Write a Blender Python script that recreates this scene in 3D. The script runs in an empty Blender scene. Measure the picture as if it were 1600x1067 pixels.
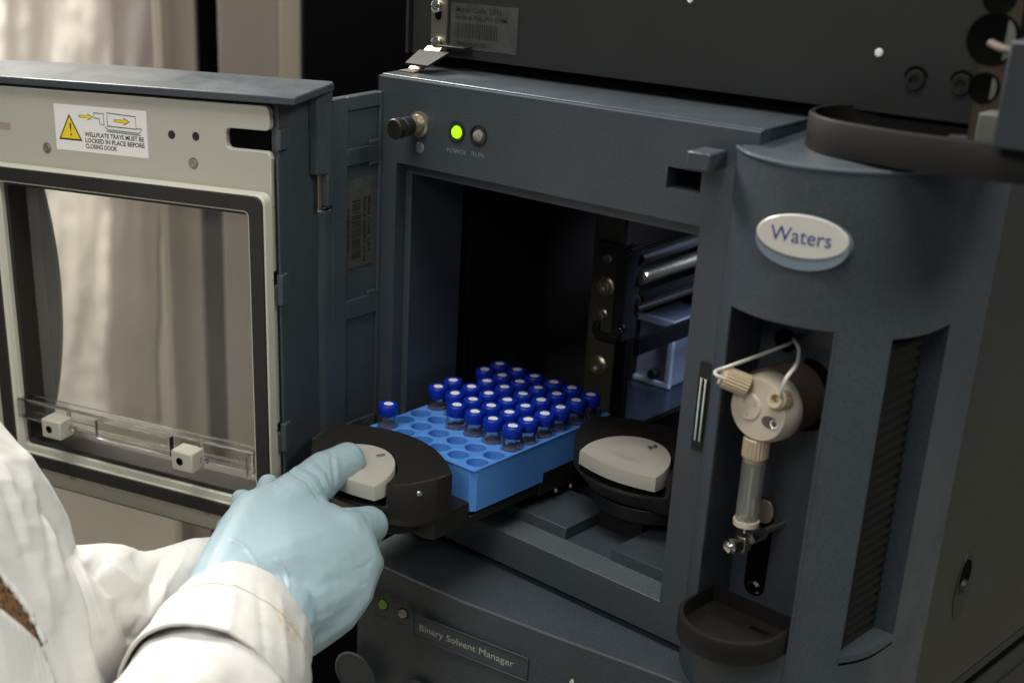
import bpy, bmesh, math, random
from mathutils import Vector, Matrix, Euler, noise
R_ = math.radians
random.seed(4)
C = bpy.context.scene.collection
S = 0.001                       # everything below is written in millimetres

# ------------------------------------------------------------------ camera
CAM = Vector((550.7, -550.0, 382.1))
RX = Vector((0.63708, 0.77054, -0.02002)).normalized()      # camera right
RF = Vector((-0.71820, 0.58397, -0.37838)).normalized()     # camera forward
RD = RF.cross(RX).normalized()                              # camera down
FPX, PPX, PPY = 2148.0, 380.7, 637.7
cam_d = bpy.data.cameras.new('camera')
cam = bpy.data.objects.new('camera', cam_d); C.objects.link(cam)
cam.matrix_world = Matrix(((RX.x, -RD.x, -RF.x, CAM.x*S), (RX.y, -RD.y, -RF.y, CAM.y*S), (RX.z, -RD.z, -RF.z, CAM.z*S), (0, 0, 0, 1)))
cam_d.sensor_width = 36; cam_d.lens = FPX/1600*36
cam_d.shift_x = (800-PPX)/1600; cam_d.shift_y = (PPY-533.5)/1600
cam_d.clip_start = 0.05; cam_d.clip_end = 50
cam_d.dof.use_dof = True; cam_d.dof.focus_distance = 0.74; cam_d.dof.aperture_fstop = 8.5
bpy.context.scene.camera = cam

def ray(px, py): return RX*((px-PPX)/FPX)+RD*((py-PPY)/FPX)+RF
def at(px, py, d): return CAM+ray(px, py)*d               # point d mm in front of the lens
def on(px, py, x=None, y=None, z=None):
    r = ray(px, py)
    t = (x-CAM.x)/r.x if x is not None else (y-CAM.y)/r.y if y is not None else (z-CAM.z)/r.z
    return CAM+r*t

# ------------------------------------------------------------------ world and lamps
w = bpy.data.worlds.new('World'); bpy.context.scene.world = w; w.use_nodes = True
w.node_tree.nodes['Background'].inputs[0].default_value = (0.85, 0.9, 1.0, 1)
w.node_tree.nodes['Background'].inputs[1].default_value = 0.10
def area(name, loc, target, sx, sy, power, col):
    d = bpy.data.lights.new(name, 'AREA'); d.shape = 'RECTANGLE'; d.size = sx*S; d.size_y = sy*S; d.energy = power; d.color = col
    o = bpy.data.objects.new(name, d); C.objects.link(o); o.location = Vector(loc)*S
    o.rotation_euler = (Vector(target)-Vector(loc)).to_track_quat('-Z', 'Y').to_euler(); return o
area('ceiling_and_fill_light', (220, -640, 1950), (120, -50, 50), 1100, 420, 23, (1.0, 0.97, 0.90))
area('ceiling_and_fill_light', (500, -1900, 1500), (120, -50, 100), 900, 500, 12, (1.0, 0.96, 0.90))  # frontal fill, added so the front faces get light
area('ceiling_and_fill_light', (1900, 150, 1500), (305, 60, 100), 900, 500, 20, (1.0, 1.0, 0.86))
area('ceiling_and_fill_light', (300, 900, 1900), (150, 0, 200), 1200, 300, 9, (0.80, 0.90, 1.0))
area('ceiling_and_fill_light', (-1500, 200, 1500), (-900, 900, 0), 900, 500, 112, (1.0, 0.95, 0.86))  # lamp added to brighten the background behind the door
area('cabinet_light', (150, 215, 206), (62, 222, 100), 14, 90, 0.15, (0.58, 0.70, 1.0)).data.spread = R_(80)
vs = bpy.context.scene.view_settings
vs.view_transform = 'Standard'; vs.look = 'None'; vs.exposure = 0; vs.gamma = 1

# ------------------------------------------------------------------ materials
def mat(name, col, rough=0.5, metal=0, bump=0, bscale=900, var=0, spec=0.5, trans=0, ior=1.45, emit=None, estr=0, sss=0, speck=0, coat=0, alpha=1, dist=0.0002, vscale=20, rvar=0):
    m = bpy.data.materials.new(name); m.use_nodes = True
    nt = m.node_tree; b = nt.nodes['Principled BSDF']
    b.inputs['Base Color'].default_value = (*col, 1); b.inputs['Roughness'].default_value = rough
    b.inputs['Metallic'].default_value = metal; b.inputs['IOR'].default_value = ior
    b.inputs['Specular IOR Level'].default_value = spec; b.inputs['Transmission Weight'].default_value = trans
    b.inputs['Coat Weight'].default_value = coat; b.inputs['Alpha'].default_value = alpha
    if sss: b.inputs['Subsurface Weight'].default_value = sss; b.inputs['Subsurface Scale'].default_value = 0.004
    if emit: b.inputs['Emission Color'].default_value = (*emit, 1); b.inputs['Emission Strength'].default_value = estr
    tc = nt.nodes.new('ShaderNodeTexCoord')
    if var or speck:
        n = nt.nodes.new('ShaderNodeTexNoise'); n.inputs['Scale'].default_value = vscale; n.inputs['Detail'].default_value = 6
        n2 = nt.nodes.new('ShaderNodeTexNoise'); n2.inputs['Scale'].default_value = 1000; n2.inputs['Detail'].default_value = 2
        nt.links.new(tc.outputs['Object'], n.inputs['Vector']); nt.links.new(tc.outputs['Object'], n2.inputs['Vector'])
        def ramp(src, amt):
            mr = nt.nodes.new('ShaderNodeMapRange'); mr.inputs[1].default_value = 0.3; mr.inputs[2].default_value = 0.7
            mr.inputs[3].default_value = 1-amt; mr.inputs[4].default_value = 1+amt
            nt.links.new(src, mr.inputs[0]); return mr.outputs[0]
        mul = nt.nodes.new('ShaderNodeMath'); mul.operation = 'MULTIPLY'
        nt.links.new(ramp(n.outputs[0], var), mul.inputs[0]); nt.links.new(ramp(n2.outputs[0], speck), mul.inputs[1])
        vm = nt.nodes.new('ShaderNodeVectorMath'); vm.operation = 'SCALE'; vm.inputs[0].default_value = col
        nt.links.new(mul.outputs[0], vm.inputs['Scale']); nt.links.new(vm.outputs[0], b.inputs['Base Color'])
    if rvar:      # rubbed and dusty patches: the sheen is never quite even
        n = nt.nodes.new('ShaderNodeTexNoise'); n.inputs['Scale'].default_value = 28; n.inputs['Detail'].default_value = 8; n.inputs['Roughness'].default_value = 0.7
        nt.links.new(tc.outputs['Object'], n.inputs['Vector']); mr = nt.nodes.new('ShaderNodeMapRange'); mr.inputs[1].default_value = 0.35; mr.inputs[2].default_value = 0.65
        mr.inputs[3].default_value = rough-rvar; mr.inputs[4].default_value = rough+rvar; nt.links.new(n.outputs[0], mr.inputs[0]); nt.links.new(mr.outputs[0], b.inputs['Roughness'])
    if bump:
        n = nt.nodes.new('ShaderNodeTexNoise'); n.inputs['Scale'].default_value = bscale; n.inputs['Detail'].default_value = 3
        nt.links.new(tc.outputs['Object'], n.inputs['Vector'])
        bp = nt.nodes.new('ShaderNodeBump'); bp.inputs['Strength'].default_value = bump; bp.inputs['Distance'].default_value = dist
        nt.links.new(n.outputs[0], bp.inputs['Height']); nt.links.new(bp.outputs[0], b.inputs['Normal'])
    return m
M = dict(
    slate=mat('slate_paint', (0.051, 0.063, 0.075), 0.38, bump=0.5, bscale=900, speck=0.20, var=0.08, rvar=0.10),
    sill=mat('slate_paint_sill_lit', (0.10, 0.12, 0.13), 0.42, bump=0.5, bscale=1100, speck=0.3, var=0.06),  # same slate paint, lightened for the light falling on the sill
    dark=mat('dark_grey_sheet', (0.021, 0.024, 0.023), 0.5, bump=0.3, speck=0.15, var=0.1),
    liner=mat('cream_plastic', (0.43, 0.42, 0.365), 0.45, bump=0.15, var=0.03),
    lip=mat('pale_cream_plastic', (0.54, 0.54, 0.465), 0.4, bump=0.1, var=0.03),
    rubber=mat('black_rubber', (0.016, 0.015, 0.012), 0.55, bump=0.5, bscale=1200, speck=0.3, var=0.15),
    black=mat('black_plastic', (0.010, 0.010, 0.010), 0.45, bump=0.2, var=0.1),
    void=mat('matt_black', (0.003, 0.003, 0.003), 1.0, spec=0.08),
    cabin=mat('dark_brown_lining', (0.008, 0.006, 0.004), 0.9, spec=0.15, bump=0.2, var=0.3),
    handle=mat('charcoal_moulded_plastic', (0.014, 0.0125, 0.0105), 0.5, bump=0.6, bscale=1300, speck=0.3, var=0.1),
    button=mat('warm_grey_plastic', (0.40, 0.385, 0.34), 0.5, bump=0.15, var=0.02),
    rack=mat('blue_polypropylene', (0.095, 0.30, 0.78), 0.42, sss=0.15, bump=0.1, var=0.03),
    cap=mat('royal_blue_cap', (0.003, 0.030, 0.42), 0.38, bump=0.05),
    septum=mat('white_septum', (0.90, 0.89, 0.87), 0.6),
    glass=mat('clear_glass', (0.93, 0.95, 1.0), 0.03, trans=1.0, ior=1.4),
    barrel=mat('cloudy_glass_barrel', (0.95, 0.97, 0.94), 0.03, trans=0.9, ior=1.42),
    liquid=mat('sample_liquid', (0.34, 0.36, 0.56), 0.25, trans=0.3, ior=1.33),
    pane=mat('tinted_hazy_window', (0.90, 0.88, 0.84), 0.0, trans=0.93, ior=1.12),  # slight tint, plus a diffuse share imitating hazy reflections
    acrylic=mat('clear_acrylic', (0.93, 0.95, 0.93), 0.08, trans=1.0, ior=1.4, bump=0.1, bscale=300),
    smoked=mat('smoked_grey_plastic', (0.045, 0.050, 0.056), 0.35, var=0.2, vscale=30),
    steel=mat('brushed_steel', (0.62, 0.58, 0.50), 0.3, metal=1, bump=0.1),
    chrome=mat('polished_steel', (0.80, 0.78, 0.72), 0.12, metal=1),
    strap=mat('satin_nickel_strip', (0.36, 0.32, 0.26), 0.5, metal=1, bump=0.15),
    peek=mat('beige_peek', (0.52, 0.42, 0.29), 0.45, bump=0.15, var=0.04),
    valve=mat('cream_valve_body', (0.64, 0.57, 0.46), 0.42, bump=0.1, var=0.02),
    brown=mat('brown_motor_housing', (0.13, 0.10, 0.085), 0.55, var=0.1),
    tube=mat('frosted_tubing', (0.50, 0.51, 0.48), 0.35, coat=0.3),
    badge=mat('badge_cream', (0.68, 0.65, 0.60), 0.3),
    logo=mat('logo_blue', (0.03, 0.06, 0.26), 0.4),
    sticker=mat('white_sticker', (0.78, 0.77, 0.75), 0.5),
    yellow=mat('warning_yellow', (0.80, 0.62, 0.02), 0.5),
    ink=mat('black_ink', (0.02, 0.02, 0.02), 0.6),
    label=mat('clear_silver_label', (0.060, 0.064, 0.060), 0.5, var=0.25, vscale=150),
    pale=mat('pale_print', (0.42, 0.42, 0.38), 0.5),
    emboss=mat('grey_print', (0.16, 0.18, 0.19), 0.5),
    led=mat('lit_green_lens', (0.2, 0.6, 0.02), 0.3, emit=(0.35, 0.95, 0.0), estr=1.3),
    led_dim=mat('dim_green_lens', (0.08, 0.18, 0.02), 0.3, emit=(0.3, 0.6, 0.0), estr=0.05),
    led_off=mat('unlit_clear_lens', (0.25, 0.22, 0.20), 0.15, coat=0.6),
    olive=mat('olive_plate', (0.060, 0.055, 0.040), 0.45, metal=0.3, bump=0.1, var=0.1),
    gold=mat('worn_brass_steel', (0.50, 0.44, 0.34), 0.35, metal=0.9, var=0.1),
    bluegrey=mat('blue_grey_panel', (0.22, 0.25, 0.30), 0.45, var=0.1),
    housing=mat('dim_blue_grey_housing', (0.030, 0.040, 0.050), 0.6, var=0.1),
    greypart=mat('pale_grey_part', (0.13, 0.135, 0.12), 0.5),
    olivebrown=mat('olive_brown_bracket', (0.045, 0.032, 0.018), 0.6, var=0.1),
    traybrown=mat('black_brown_tray', (0.005, 0.0045, 0.004), 0.55, bump=0.3, var=0.15),
    louvre=mat('black_louvre', (0.008, 0.008, 0.007), 0.8, spec=0.2),
    side=mat('olive_grey_side_sheet', (0.036, 0.037, 0.031), 0.5, bump=0.3, speck=0.15, var=0.1),
    thread=mat('cotton_thread', (0.42, 0.40, 0.36), 0.9),
    badgerim=mat('badge_rim', (0.20, 0.26, 0.31), 0.25, coat=0.5),
    edge=mat('highlight_edge', (0.10, 0.12, 0.14), 0.22, coat=0.6),  # slate edges lightened so their highlight is in the colour
    paleblue=mat('pale_blue_rim', (0.46, 0.51, 0.58), 0.4),
    floor=mat('polished_dark_floor', (0.030, 0.036, 0.048), 0.2, metal=0.4, var=0.1),
    glove=mat('nitrile_glove', (0.305, 0.415, 0.47), 0.5, sss=0.1, bump=0.35, bscale=160, var=0.02, dist=0.0004),
    coat=mat('white_cotton', (0.54, 0.53, 0.505), 0.85, bump=0.6, bscale=700, spec=0.2, var=0.02),
    stain=mat('rust_stain', (0.56, 0.43, 0.26), 0.9, spec=0.1),
    knit=mat('brown_knit', (0.15, 0.085, 0.045), 0.9, bump=0.4, bscale=600, spec=0.1, var=0.3, vscale=300),
    drape=mat('white_polythene', (0.56, 0.53, 0.48), 0.55, sss=0.1, var=0.15, vscale=8),
    beige=mat('beige_wall', (0.66, 0.61, 0.51), 0.7, var=0.05, vscale=3),
    taupe=mat('taupe_panel', (0.31, 0.27, 0.23), 0.6, var=0.05, vscale=4),
    cream=mat('cream_post', (0.42, 0.37, 0.29), 0.6, var=0.05, vscale=4),
    deep=mat('near_black_gap_shade', (0.003, 0.003, 0.004), 1.0, spec=0.05),  # near-black colour for the shade in the gaps behind
    bench=mat('bench_top', (0.20, 0.18, 0.15), 0.6, var=0.1, vscale=4),
)

nt = M['coat'].node_tree; b_ = nt.nodes['Principled BSDF']; src = b_.inputs['Base Color'].links[0].from_socket
geo = nt.nodes.new('ShaderNodeNewGeometry'); mixc = None
for (px, py, d, rad, sx__) in ((428, 982, 618, 2.6, 1), (436, 994, 617, 1.6, 1)):
    vm = nt.nodes.new('ShaderNodeVectorMath'); vm.operation = 'DISTANCE'; vm.inputs[1].default_value = at(px, py, d)*S
    nz = nt.nodes.new('ShaderNodeTexNoise'); nz.inputs['Scale'].default_value = 350
    nt.links.new(geo.outputs['Position'], vm.inputs[0]); nt.links.new(geo.outputs['Position'], nz.inputs['Vector'])
    mr = nt.nodes.new('ShaderNodeMapRange'); mr.inputs[1].default_value = 0.013; mr.inputs[2].default_value = 0.003; mr.inputs[3].default_value = 0; mr.inputs[4].default_value = 1
    nt.links.new(vm.outputs['Value'], mr.inputs[0])
    pw = nt.nodes.new('ShaderNodeMapRange'); pw.inputs[1].default_value = 0.42; pw.inputs[2].default_value = 0.62; nt.links.new(nz.outputs[0], pw.inputs[0])
    mu = nt.nodes.new('ShaderNodeMath'); mu.operation = 'MULTIPLY'; nt.links.new(mr.outputs[0], mu.inputs[0]); nt.links.new(pw.outputs[0], mu.inputs[1])
    mx = nt.nodes.new('ShaderNodeMix'); mx.data_type = 'RGBA'; mx.inputs[7].default_value = (0.50, 0.33, 0.12, 1)
    nt.links.new(mu.outputs[0], mx.inputs[0]); nt.links.new(src, mx.inputs[6]); src = mx.outputs[2]
nt.links.new(src, b_.inputs['Base Color'])

# ------------------------------------------------------------------ mesh helpers
class MB:
    def __init__(s): s.bm = bmesh.new()
    def box(s, x0, x1, y0, y1, z0, z1):
        v = [s.bm.verts.new((x, y, z)) for x in (x0, x1) for y in (y0, y1) for z in (z0, z1)]
        for f in ((0, 1, 3, 2), (4, 6, 7, 5), (0, 4, 5, 1), (2, 3, 7, 6), (0, 2, 6, 4), (1, 5, 7, 3)): s.bm.faces.new([v[i] for i in f])
        return s
    def prism(s, pts, a, b, axis='z', cap=True):
        """closed outline pts extruded from a to b along axis"""
        def mk(p, h): return {'z': (p[0], p[1], h), 'y': (p[0], h, p[1]), 'x': (h, p[0], p[1])}[axis]
        lo = [s.bm.verts.new(mk(p, a)) for p in pts]; hi = [s.bm.verts.new(mk(p, b)) for p in pts]
        n = len(pts)
        for i in range(n): s.bm.faces.new((lo[i], lo[(i+1) % n], hi[(i+1) % n], hi[i]))
        if cap: s.bm.faces.new(lo[::-1]); s.bm.faces.new(hi)
        return s
    def lathe(s, c, ax, prof, n=24, ang0=0):
        """prof = [(radius, distance along ax)] turned about the axis ax through c"""
        ax = Vector(ax).normalized(); t = Vector((0, 0, 1)) if abs(ax.z) < 0.9 else Vector((1, 0, 0))
        u = ax.cross(t).normalized(); v = ax.cross(u); c = Vector(c); rings = []
        for r, h in prof:
            if r <= 1e-6: rings.append([s.bm.verts.new(c+ax*h)])
            else: rings.append([s.bm.verts.new(c+ax*h+(u*math.cos(2*math.pi*k/n+ang0)+v*math.sin(2*math.pi*k/n+ang0))*r) for k in range(n)])
        for a, b in zip(rings, rings[1:]):
            for k in range(n):
                q = [a[k % len(a)], a[(k+1) % n % len(a)], b[(k+1) % n % len(b)], b[k % len(b)]]
                q2 = []
                for x in q:
                    if x not in q2: q2.append(x)
                if len(q2) > 2:
                    try: s.bm.faces.new(q2)
                    except ValueError: pass
        return s
    def cyl(s, a, b, r, n=20, r2=None):
        a = Vector(a); b = Vector(b); h = (b-a).length
        return s.lathe(a, b-a, [(0, 0), (r, 0), (r if r2 is None else r2, h), (0, h)], n)
    def tube(s, pts, r, n=10, cap=True):
        pts = [Vector(p) for p in pts]; rings = []; up = None
        for i, p in enumerate(pts):
            t = (pts[min(i+1, len(pts)-1)]-pts[max(i-1, 0)]).normalized()
            if up is None: up = t.orthogonal().normalized()
            up = (up-t*up.dot(t)).normalized(); v = t.cross(up)
            rr = r[i] if isinstance(r, (list, tuple)) else r
            rings.append([s.bm.verts.new(p+(up*math.cos(2*math.pi*k/n)+v*math.sin(2*math.pi*k/n))*rr) for k in range(n)])
        for a, b in zip(rings, rings[1:]):
            for k in range(n): s.bm.faces.new((a[k], a[(k+1) % n], b[(k+1) % n], b[k]))
        if cap: s.bm.faces.new(rings[0][::-1]); s.bm.faces.new(rings[-1])
        return s
    def build(s, name, m, parent=None, bevel=0, seg=2, smooth=35, off=(0, 0, 0)):
        bm = s.bm; bmesh.ops.recalc_face_normals(bm, faces=bm.faces)
        for v in bm.verts: v.co = (v.co-Vector(off))*S
        me = bpy.data.meshes.new(name); bm.to_mesh(me); bm.free()
        o = bpy.data.objects.new(name, me); C.objects.link(o)
        for mm in (m if isinstance(m, (list, tuple)) else [m]): me.materials.append(M[mm])
        if parent is not None: o.parent = parent
        if smooth is not None:
            for p in me.polygons: p.use_smooth = True
            me.set_sharp_from_angle(angle=R_(smooth))
        if bevel:
            b = o.modifiers.new('bevel', 'BEVEL'); b.width = bevel*S; b.segments = seg; b.limit_method = 'ANGLE'; b.angle_limit = R_(40)
            b.harden_normals = False
        return o
def tag(o, label=None, cat=None, group=None, kind=None):
    if label: o['label'] = label
    if cat: o['category'] = cat
    if group: o['group'] = group
    if kind: o['kind'] = kind
    return o
def thing(name, label, cat, group=None, loc=(0, 0, 0)):
    o = bpy.data.objects.new(name, None); o.empty_display_size = 0.02; C.objects.link(o); o.location = Vector(loc)*S
    return tag(o, label, cat, group)
def B(x0, x1, y0, y1, z0, z1): return MB().box(x0, x1, y0, y1, z0, z1)
def rrect(x0, x1, y0, y1, r, n=4):
    p = []
    for cx, cy, a in ((x1-r, y1-r, 0), (x0+r, y1-r, 90), (x0+r, y0+r, 180), (x1-r, y0+r, 270)):
        for k in range(n+1):
            t = R_(a+90*k/n); p.append((cx+r*math.cos(t), cy+r*math.sin(t)))
    return p
def frame(mb, ox0, ox1, oz0, oz1, ix0, ix1, iz0, iz1, y0, y1, r=3, ri=2, axis='y'):
    """rectangular ring with rounded corners extruded y0..y1"""
    o = rrect(ox0, ox1, oz0, oz1, r); i = rrect(ix0, ix1, iz0, iz1, ri); n = len(o)
    def mk(p, h): return (p[0], h, p[1]) if axis == 'y' else (p[0], p[1], h)
    vs_ = [[mb.bm.verts.new(mk(p, h)) for p in ring] for ring in (o, i) for h in (y0, y1)]
    a, b, c, d = vs_
    for k in range(n):
        j = (k+1) % n
        for q in ((a[k], a[j], b[j], b[k]), (c[k], d[k], d[j], c[j]), (a[k], c[k], c[j], a[j]), (b[k], b[j], d[j], d[k])): mb.bm.faces.new(q)
    return mb
def text(name, s, org, right, up, size, m, parent, width=None, ext=0.03, align='LEFT', shear=0, bold=0.0):
    """flat lettering: cap height size mm, starting at org, reading along right"""
    cu = bpy.data.curves.new(name, 'FONT'); cu.body = s; cu.size = size/0.72*S; cu.extrude = ext*S; cu.offset = bold*S; cu.align_x = align; cu.shear = shear
    cu.resolution_u = 3
    o = bpy.data.objects.new(name, cu); C.objects.link(o)
    bpy.context.view_layer.update(); me = bpy.data.meshes.new_from_object(o.evaluated_get(bpy.context.evaluated_depsgraph_get()))
    bpy.data.objects.remove(o); me.name = name; o = bpy.data.objects.new(name, me); C.objects.link(o); me.materials.clear(); me.materials.append(M[m])
    right = Vector(right).normalized(); up = Vector(up); up = (up-right*up.dot(right)).normalized(); n = right.cross(up)
    sx = 1
    if width:
        bpy.context.view_layer.update(); sx = width*S/max(o.dimensions.x, 1e-6)
    o.matrix_local = Matrix(((right.x*sx, up.x, n.x, org[0]*S), (right.y*sx, up.y, n.y, org[1]*S), (right.z*sx, up.z, n.z, org[2]*S), (0, 0, 0, 1)))
    if parent is not None: o.parent = parent
    return o
def screw(parent, c, ax, r, m='steel', name='screw', cross=True, h=1.0):
    o = MB().lathe(c, ax, [(0, -1), (r, -1), (r, h*0.5), (r*0.8, h), (r*0.45, h*1.02), (r*0.35, h*0.4), (0, h*0.35)], 16).build(name, m, parent)
    return o

# ================================================================== THE SAMPLE MANAGER
sm = thing('sample_manager', 'slate blue laboratory autosampler with its door swung open and an oval Waters badge', 'laboratory instrument')
# --- front frame round the opening (x 0..225, z 0..263), 8 mm thick
mb = MB()
mb.box(0, 14.4, 0, 8, 0, 263); mb.box(208.4, 226, 0, 8, 0, 256)
mb.box(14.4, 208.4, 0, 8, 0, 19.6)
mb.box(14.4, 188.5, 0, 8, 216.6, 263); mb.box(206.5, 208.4, 0, 8, 216.6, 263)
mb.box(188.5, 206.5, 0, 8, 216.6, 231.2); mb.box(188.5, 206.5, 0, 8, 241.3, 263); mb.box(208.4, 233, 0, 8, 256, 263)
bmesh.ops.remove_doubles(mb.bm, verts=mb.bm.verts, dist=0.01)
for f in [f for f in mb.bm.faces]: pass
front = mb.build('front_frame', 'slate', sm)
# edges of the front frame
MB().tube([(0.5, 0.6, 262.6), (233, 0.6, 262.6)], 0.75, 8).build('front_edge', 'edge', sm)
B(0, 233, 2, 62, 262.4, 264.0).build('top_panel', 'slate', sm, 0.6)
B(222, 232.9, 8.3, 62, 254, 262.4).build('top_panel_end', 'slate', sm)
B(-1, 0, 0, 300, -30, 263).build('left_side_panel', 'dark', sm)
B(0, 220, 62, 300, 262.0, 263.6).build('top_sheet', 'void', sm)
# recessed inner frame
mb = MB()
mb.box(-0.5, 18.6, 8.2, 11, -5, 262); mb.box(18.6, 225, 8.2, 11, 209.5, 262); mb.box(218, 226, 8.2, 11, 0, 209.5)
mb.build('inner_frame', 'slate', sm, 0.5)
B(14.2, 18.6, 11, 52, 18, 211).build('left_jamb', 'slate', sm)
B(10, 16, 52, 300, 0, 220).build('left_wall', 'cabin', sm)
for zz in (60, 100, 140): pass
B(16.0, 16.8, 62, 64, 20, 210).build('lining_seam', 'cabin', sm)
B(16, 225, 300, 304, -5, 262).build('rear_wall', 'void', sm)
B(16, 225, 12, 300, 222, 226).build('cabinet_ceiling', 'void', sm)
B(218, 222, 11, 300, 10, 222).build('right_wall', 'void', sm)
# sill and floor
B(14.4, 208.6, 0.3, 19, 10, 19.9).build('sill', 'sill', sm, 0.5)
B(14.4, 217, 19, 70, 10, 19.6).build('floor_pan', 'slate', sm)
B(14.4, 217, 70, 300, 10, 24).build('cabinet_floor', 'floor', sm)
B(66, 134, 18.5, 60, 19.6, 27).build('raised_pad', 'slate', sm, 0.6)
B(165, 216, 17.5, 60, 19.6, 27).build('raised_pad', 'slate', sm, 0.6)
# --- curved right cover with pocket and vent
CX, CY, CR = 260.0, 30.0, 48.0
def cover_xy(t):                       # t: degrees round the column; past 90 it runs straight back
    if t <= 90: return (CX+CR*math.sin(R_(t)), CY-CR*math.cos(R_(t)))
    return (CX+CR, CY+(t-90))
ts = [-90, -80, -70, -60, -50, -46, -41, -36, -31.4] + [-31.4+62.4*k/14 for k in range(1, 15)] + [35, 39, 43, 47, 51, 55, 59.2, 64, 69, 74, 79, 84, 90, 97, 102.5, 112, 125, 138]
zs = [-175, -30, 0, 24, 29, 60, 100, 150, 184.5, 187.6, 200, 225, 240, 256]
mb = MB(); g = {}
for i, t in enumerate(ts):
    for j, z in enumerate(zs):
        x, y = cover_xy(t); g[i, j] = mb.bm.verts.new((x, y, z))
def hole(i, j):
    t = (ts[i]+ts[i+1])/2; z = (zs[j]+zs[j+1])/2
    return (-31.4 < t < 31 and 29 < z < 187.6) or (59.2 < t < 102.5 and 26 < z < 184.5)
zs_p = 24
for i in range(len(ts)-1):
    for j in range(len(zs)-1):
        if not hole(i, j): mb.bm.faces.new((g[i, j], g[i+1, j], g[i+1, j+1], g[i, j+1]))
ia = [i for i, t in enumerate(ts) if t >= -46]
n_ = len(ia); rows = [[], [], []]
for k, i in enumerate(ia):
    x, y = cover_xy(ts[i]); xb = 222+86*k/(n_-1)
    if y > 60: yb = y
    else: yb = 62
    rows[0].append(mb.bm.verts.new((x, y, 256))); rows[1].append(mb.bm.verts.new((x*0.86+xb*0.14, y*0.86+yb*0.14, 257.3))); rows[2].append(mb.bm.verts.new((xb, max(yb, 62), 259.8)))
for a, b2 in zip(rows, rows[1:]):
    for k in range(n_-1): mb.bm.faces.new((a[k], a[k+1], b2[k+1], b2[k]))
cover = mb.build('curved_cover', 'slate', sm, smooth=40)
pts = [cover_xy(t) for t in ts]
MB().tube([(x*1.0, y*1.0, 255.6) for x, y in pts[4:-4]], 0.9, 8).build('cover_edge', 'edge', sm)
# pocket: floor, side walls and its flat back at y = 22
xl, yl = cover_xy(-31.4); xr, yr = cover_xy(31)
PB = 22
mb = MB(); b = mb.bm
def quad(*p): b.faces.new([b.verts.new(q) for q in p])
quad((xl, yl, 0), (xl, yl, 187.6), (xl-2, PB, 187.6), (xl-2, PB, 0))
quad((xr, yr, 0), (xr, yr, 187.6), (xr, PB, 187.6), (xr, PB, 0))
quad((xl-2, PB, 0), (xl-2, PB, 187.6), (xr, PB, 187.6), (xr, PB, 0))
pc = [cover_xy(t) for t in ts if -31.5 <= t <= 31.1]
b.faces.new([b.verts.new((x, y, 187.6)) for x, y in pc]+[b.verts.new((xr, PB, 187.6)), b.verts.new((xl-2, PB, 187.6))])
b.faces.new([b.verts.new((x, y, 2)) for x, y in pc]+[b.verts.new((xr, PB, 2)), b.verts.new((xl-2, PB, 2))])
mb.build('pocket', 'slate', sm, smooth=20)
MB().tube([(xr, yr, 10), (xr, yr, 187)], 0.7, 8).build('pocket_edge', 'slate', sm)
MB().tube([(xl, yl, 10), (xl, yl, 187)], 0.7, 8).build('pocket_edge', 'slate', sm)
# vent: louvres one by one in a shaft
vx, vy = cover_xy(59.2)
mb = MB(); b = mb.bm
quad((308, 42.5, 26), (308, 42.5, 184.5), (292, 42.5, 184.5), (292, 42.5, 26))
quad((vx, vy, 26), (vx, vy, 184.5), (294, 12, 184.5), (294, 12, 26))
pc = [cover_xy(t) for t in ts if 59 <= t <= 102.6]
for z in (184.5, 26 if False else 29):
    b.faces.new([b.verts.new((x, y, z)) for x, y in pc]+[b.verts.new((292, 42.5, z)), b.verts.new((292, 12, z))])
mb.build('vent_shaft', 'slate', sm, smooth=20)
B(289, 294.5, 6, 52, 20, 192).build('vent_back', 'void', sm)
me = None
for k in range(30):
    z = 30+k*5.15
    if me is None:
        mb = MB(); b = mb.bm
        v = [b.verts.new(q) for q in ((298.6, 10, 0), (298.6, 42.3, 0), (294.6, 42.3, 3.6), (294.6, 10, 3.6), (298.6, 10, -0.9), (298.6, 42.3, -0.9), (294.6, 42.3, 2.7), (294.6, 10, 2.7))]
        for f in ((0, 1, 2, 3), (4, 7, 6, 5), (0, 4, 5, 1), (1, 5, 6, 2), (2, 6, 7, 3), (3, 7, 4, 0)): b.faces.new([v[i] for i in f])
        lo = mb.build('louvre', 'louvre', sm, smooth=None); me = lo
    else:
        lo = me.copy(); C.objects.link(lo)
    lo.location = (0, 0, z*S)
# ledge below the vent
b_ = MB(); pc = [cover_xy(t) for t in ts if 59 <= t <= 102.6]
b_.prism([(x+0.25*(x-CX)/CR, y+0.25*(y-CY)/CR) for x, y in pc]+[(292, 42.5), (292, 12)], 25.6, 28.9).build('vent_ledge', 'slate', sm)
# side sheet
B(303, 306.5, 79.5, 420, -37, 262).build('side_sheet', 'side', sm, 0.6)
B(302, 305.6, 76, 82, -70, 256).build('side_gap', 'void', sm)
B(303, 305, 79.5, 420, -46, -40).build('side_rail', 'dark', sm)
lt = MB().prism([(118+9*math.cos(R_(a)), 26+20*math.sin(R_(a))) for a in range(0, 360, 15)], 306.0, 307.0, 'x').build('side_latch', 'dark', sm, 0.4)
MB().prism([(117+5.5*math.cos(R_(a)), 33+9*math.sin(R_(a))) for a in range(0, 360, 20)], 307.02, 307.3, 'x').build('latch_slot', 'void', lt)
MB().lathe((307, 116, 27), (1, 0, 0), [(0, 2.2), (3, 2), (4.4, 0), (0, 0)], 16).build('latch_button', 'dark', lt)
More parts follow.
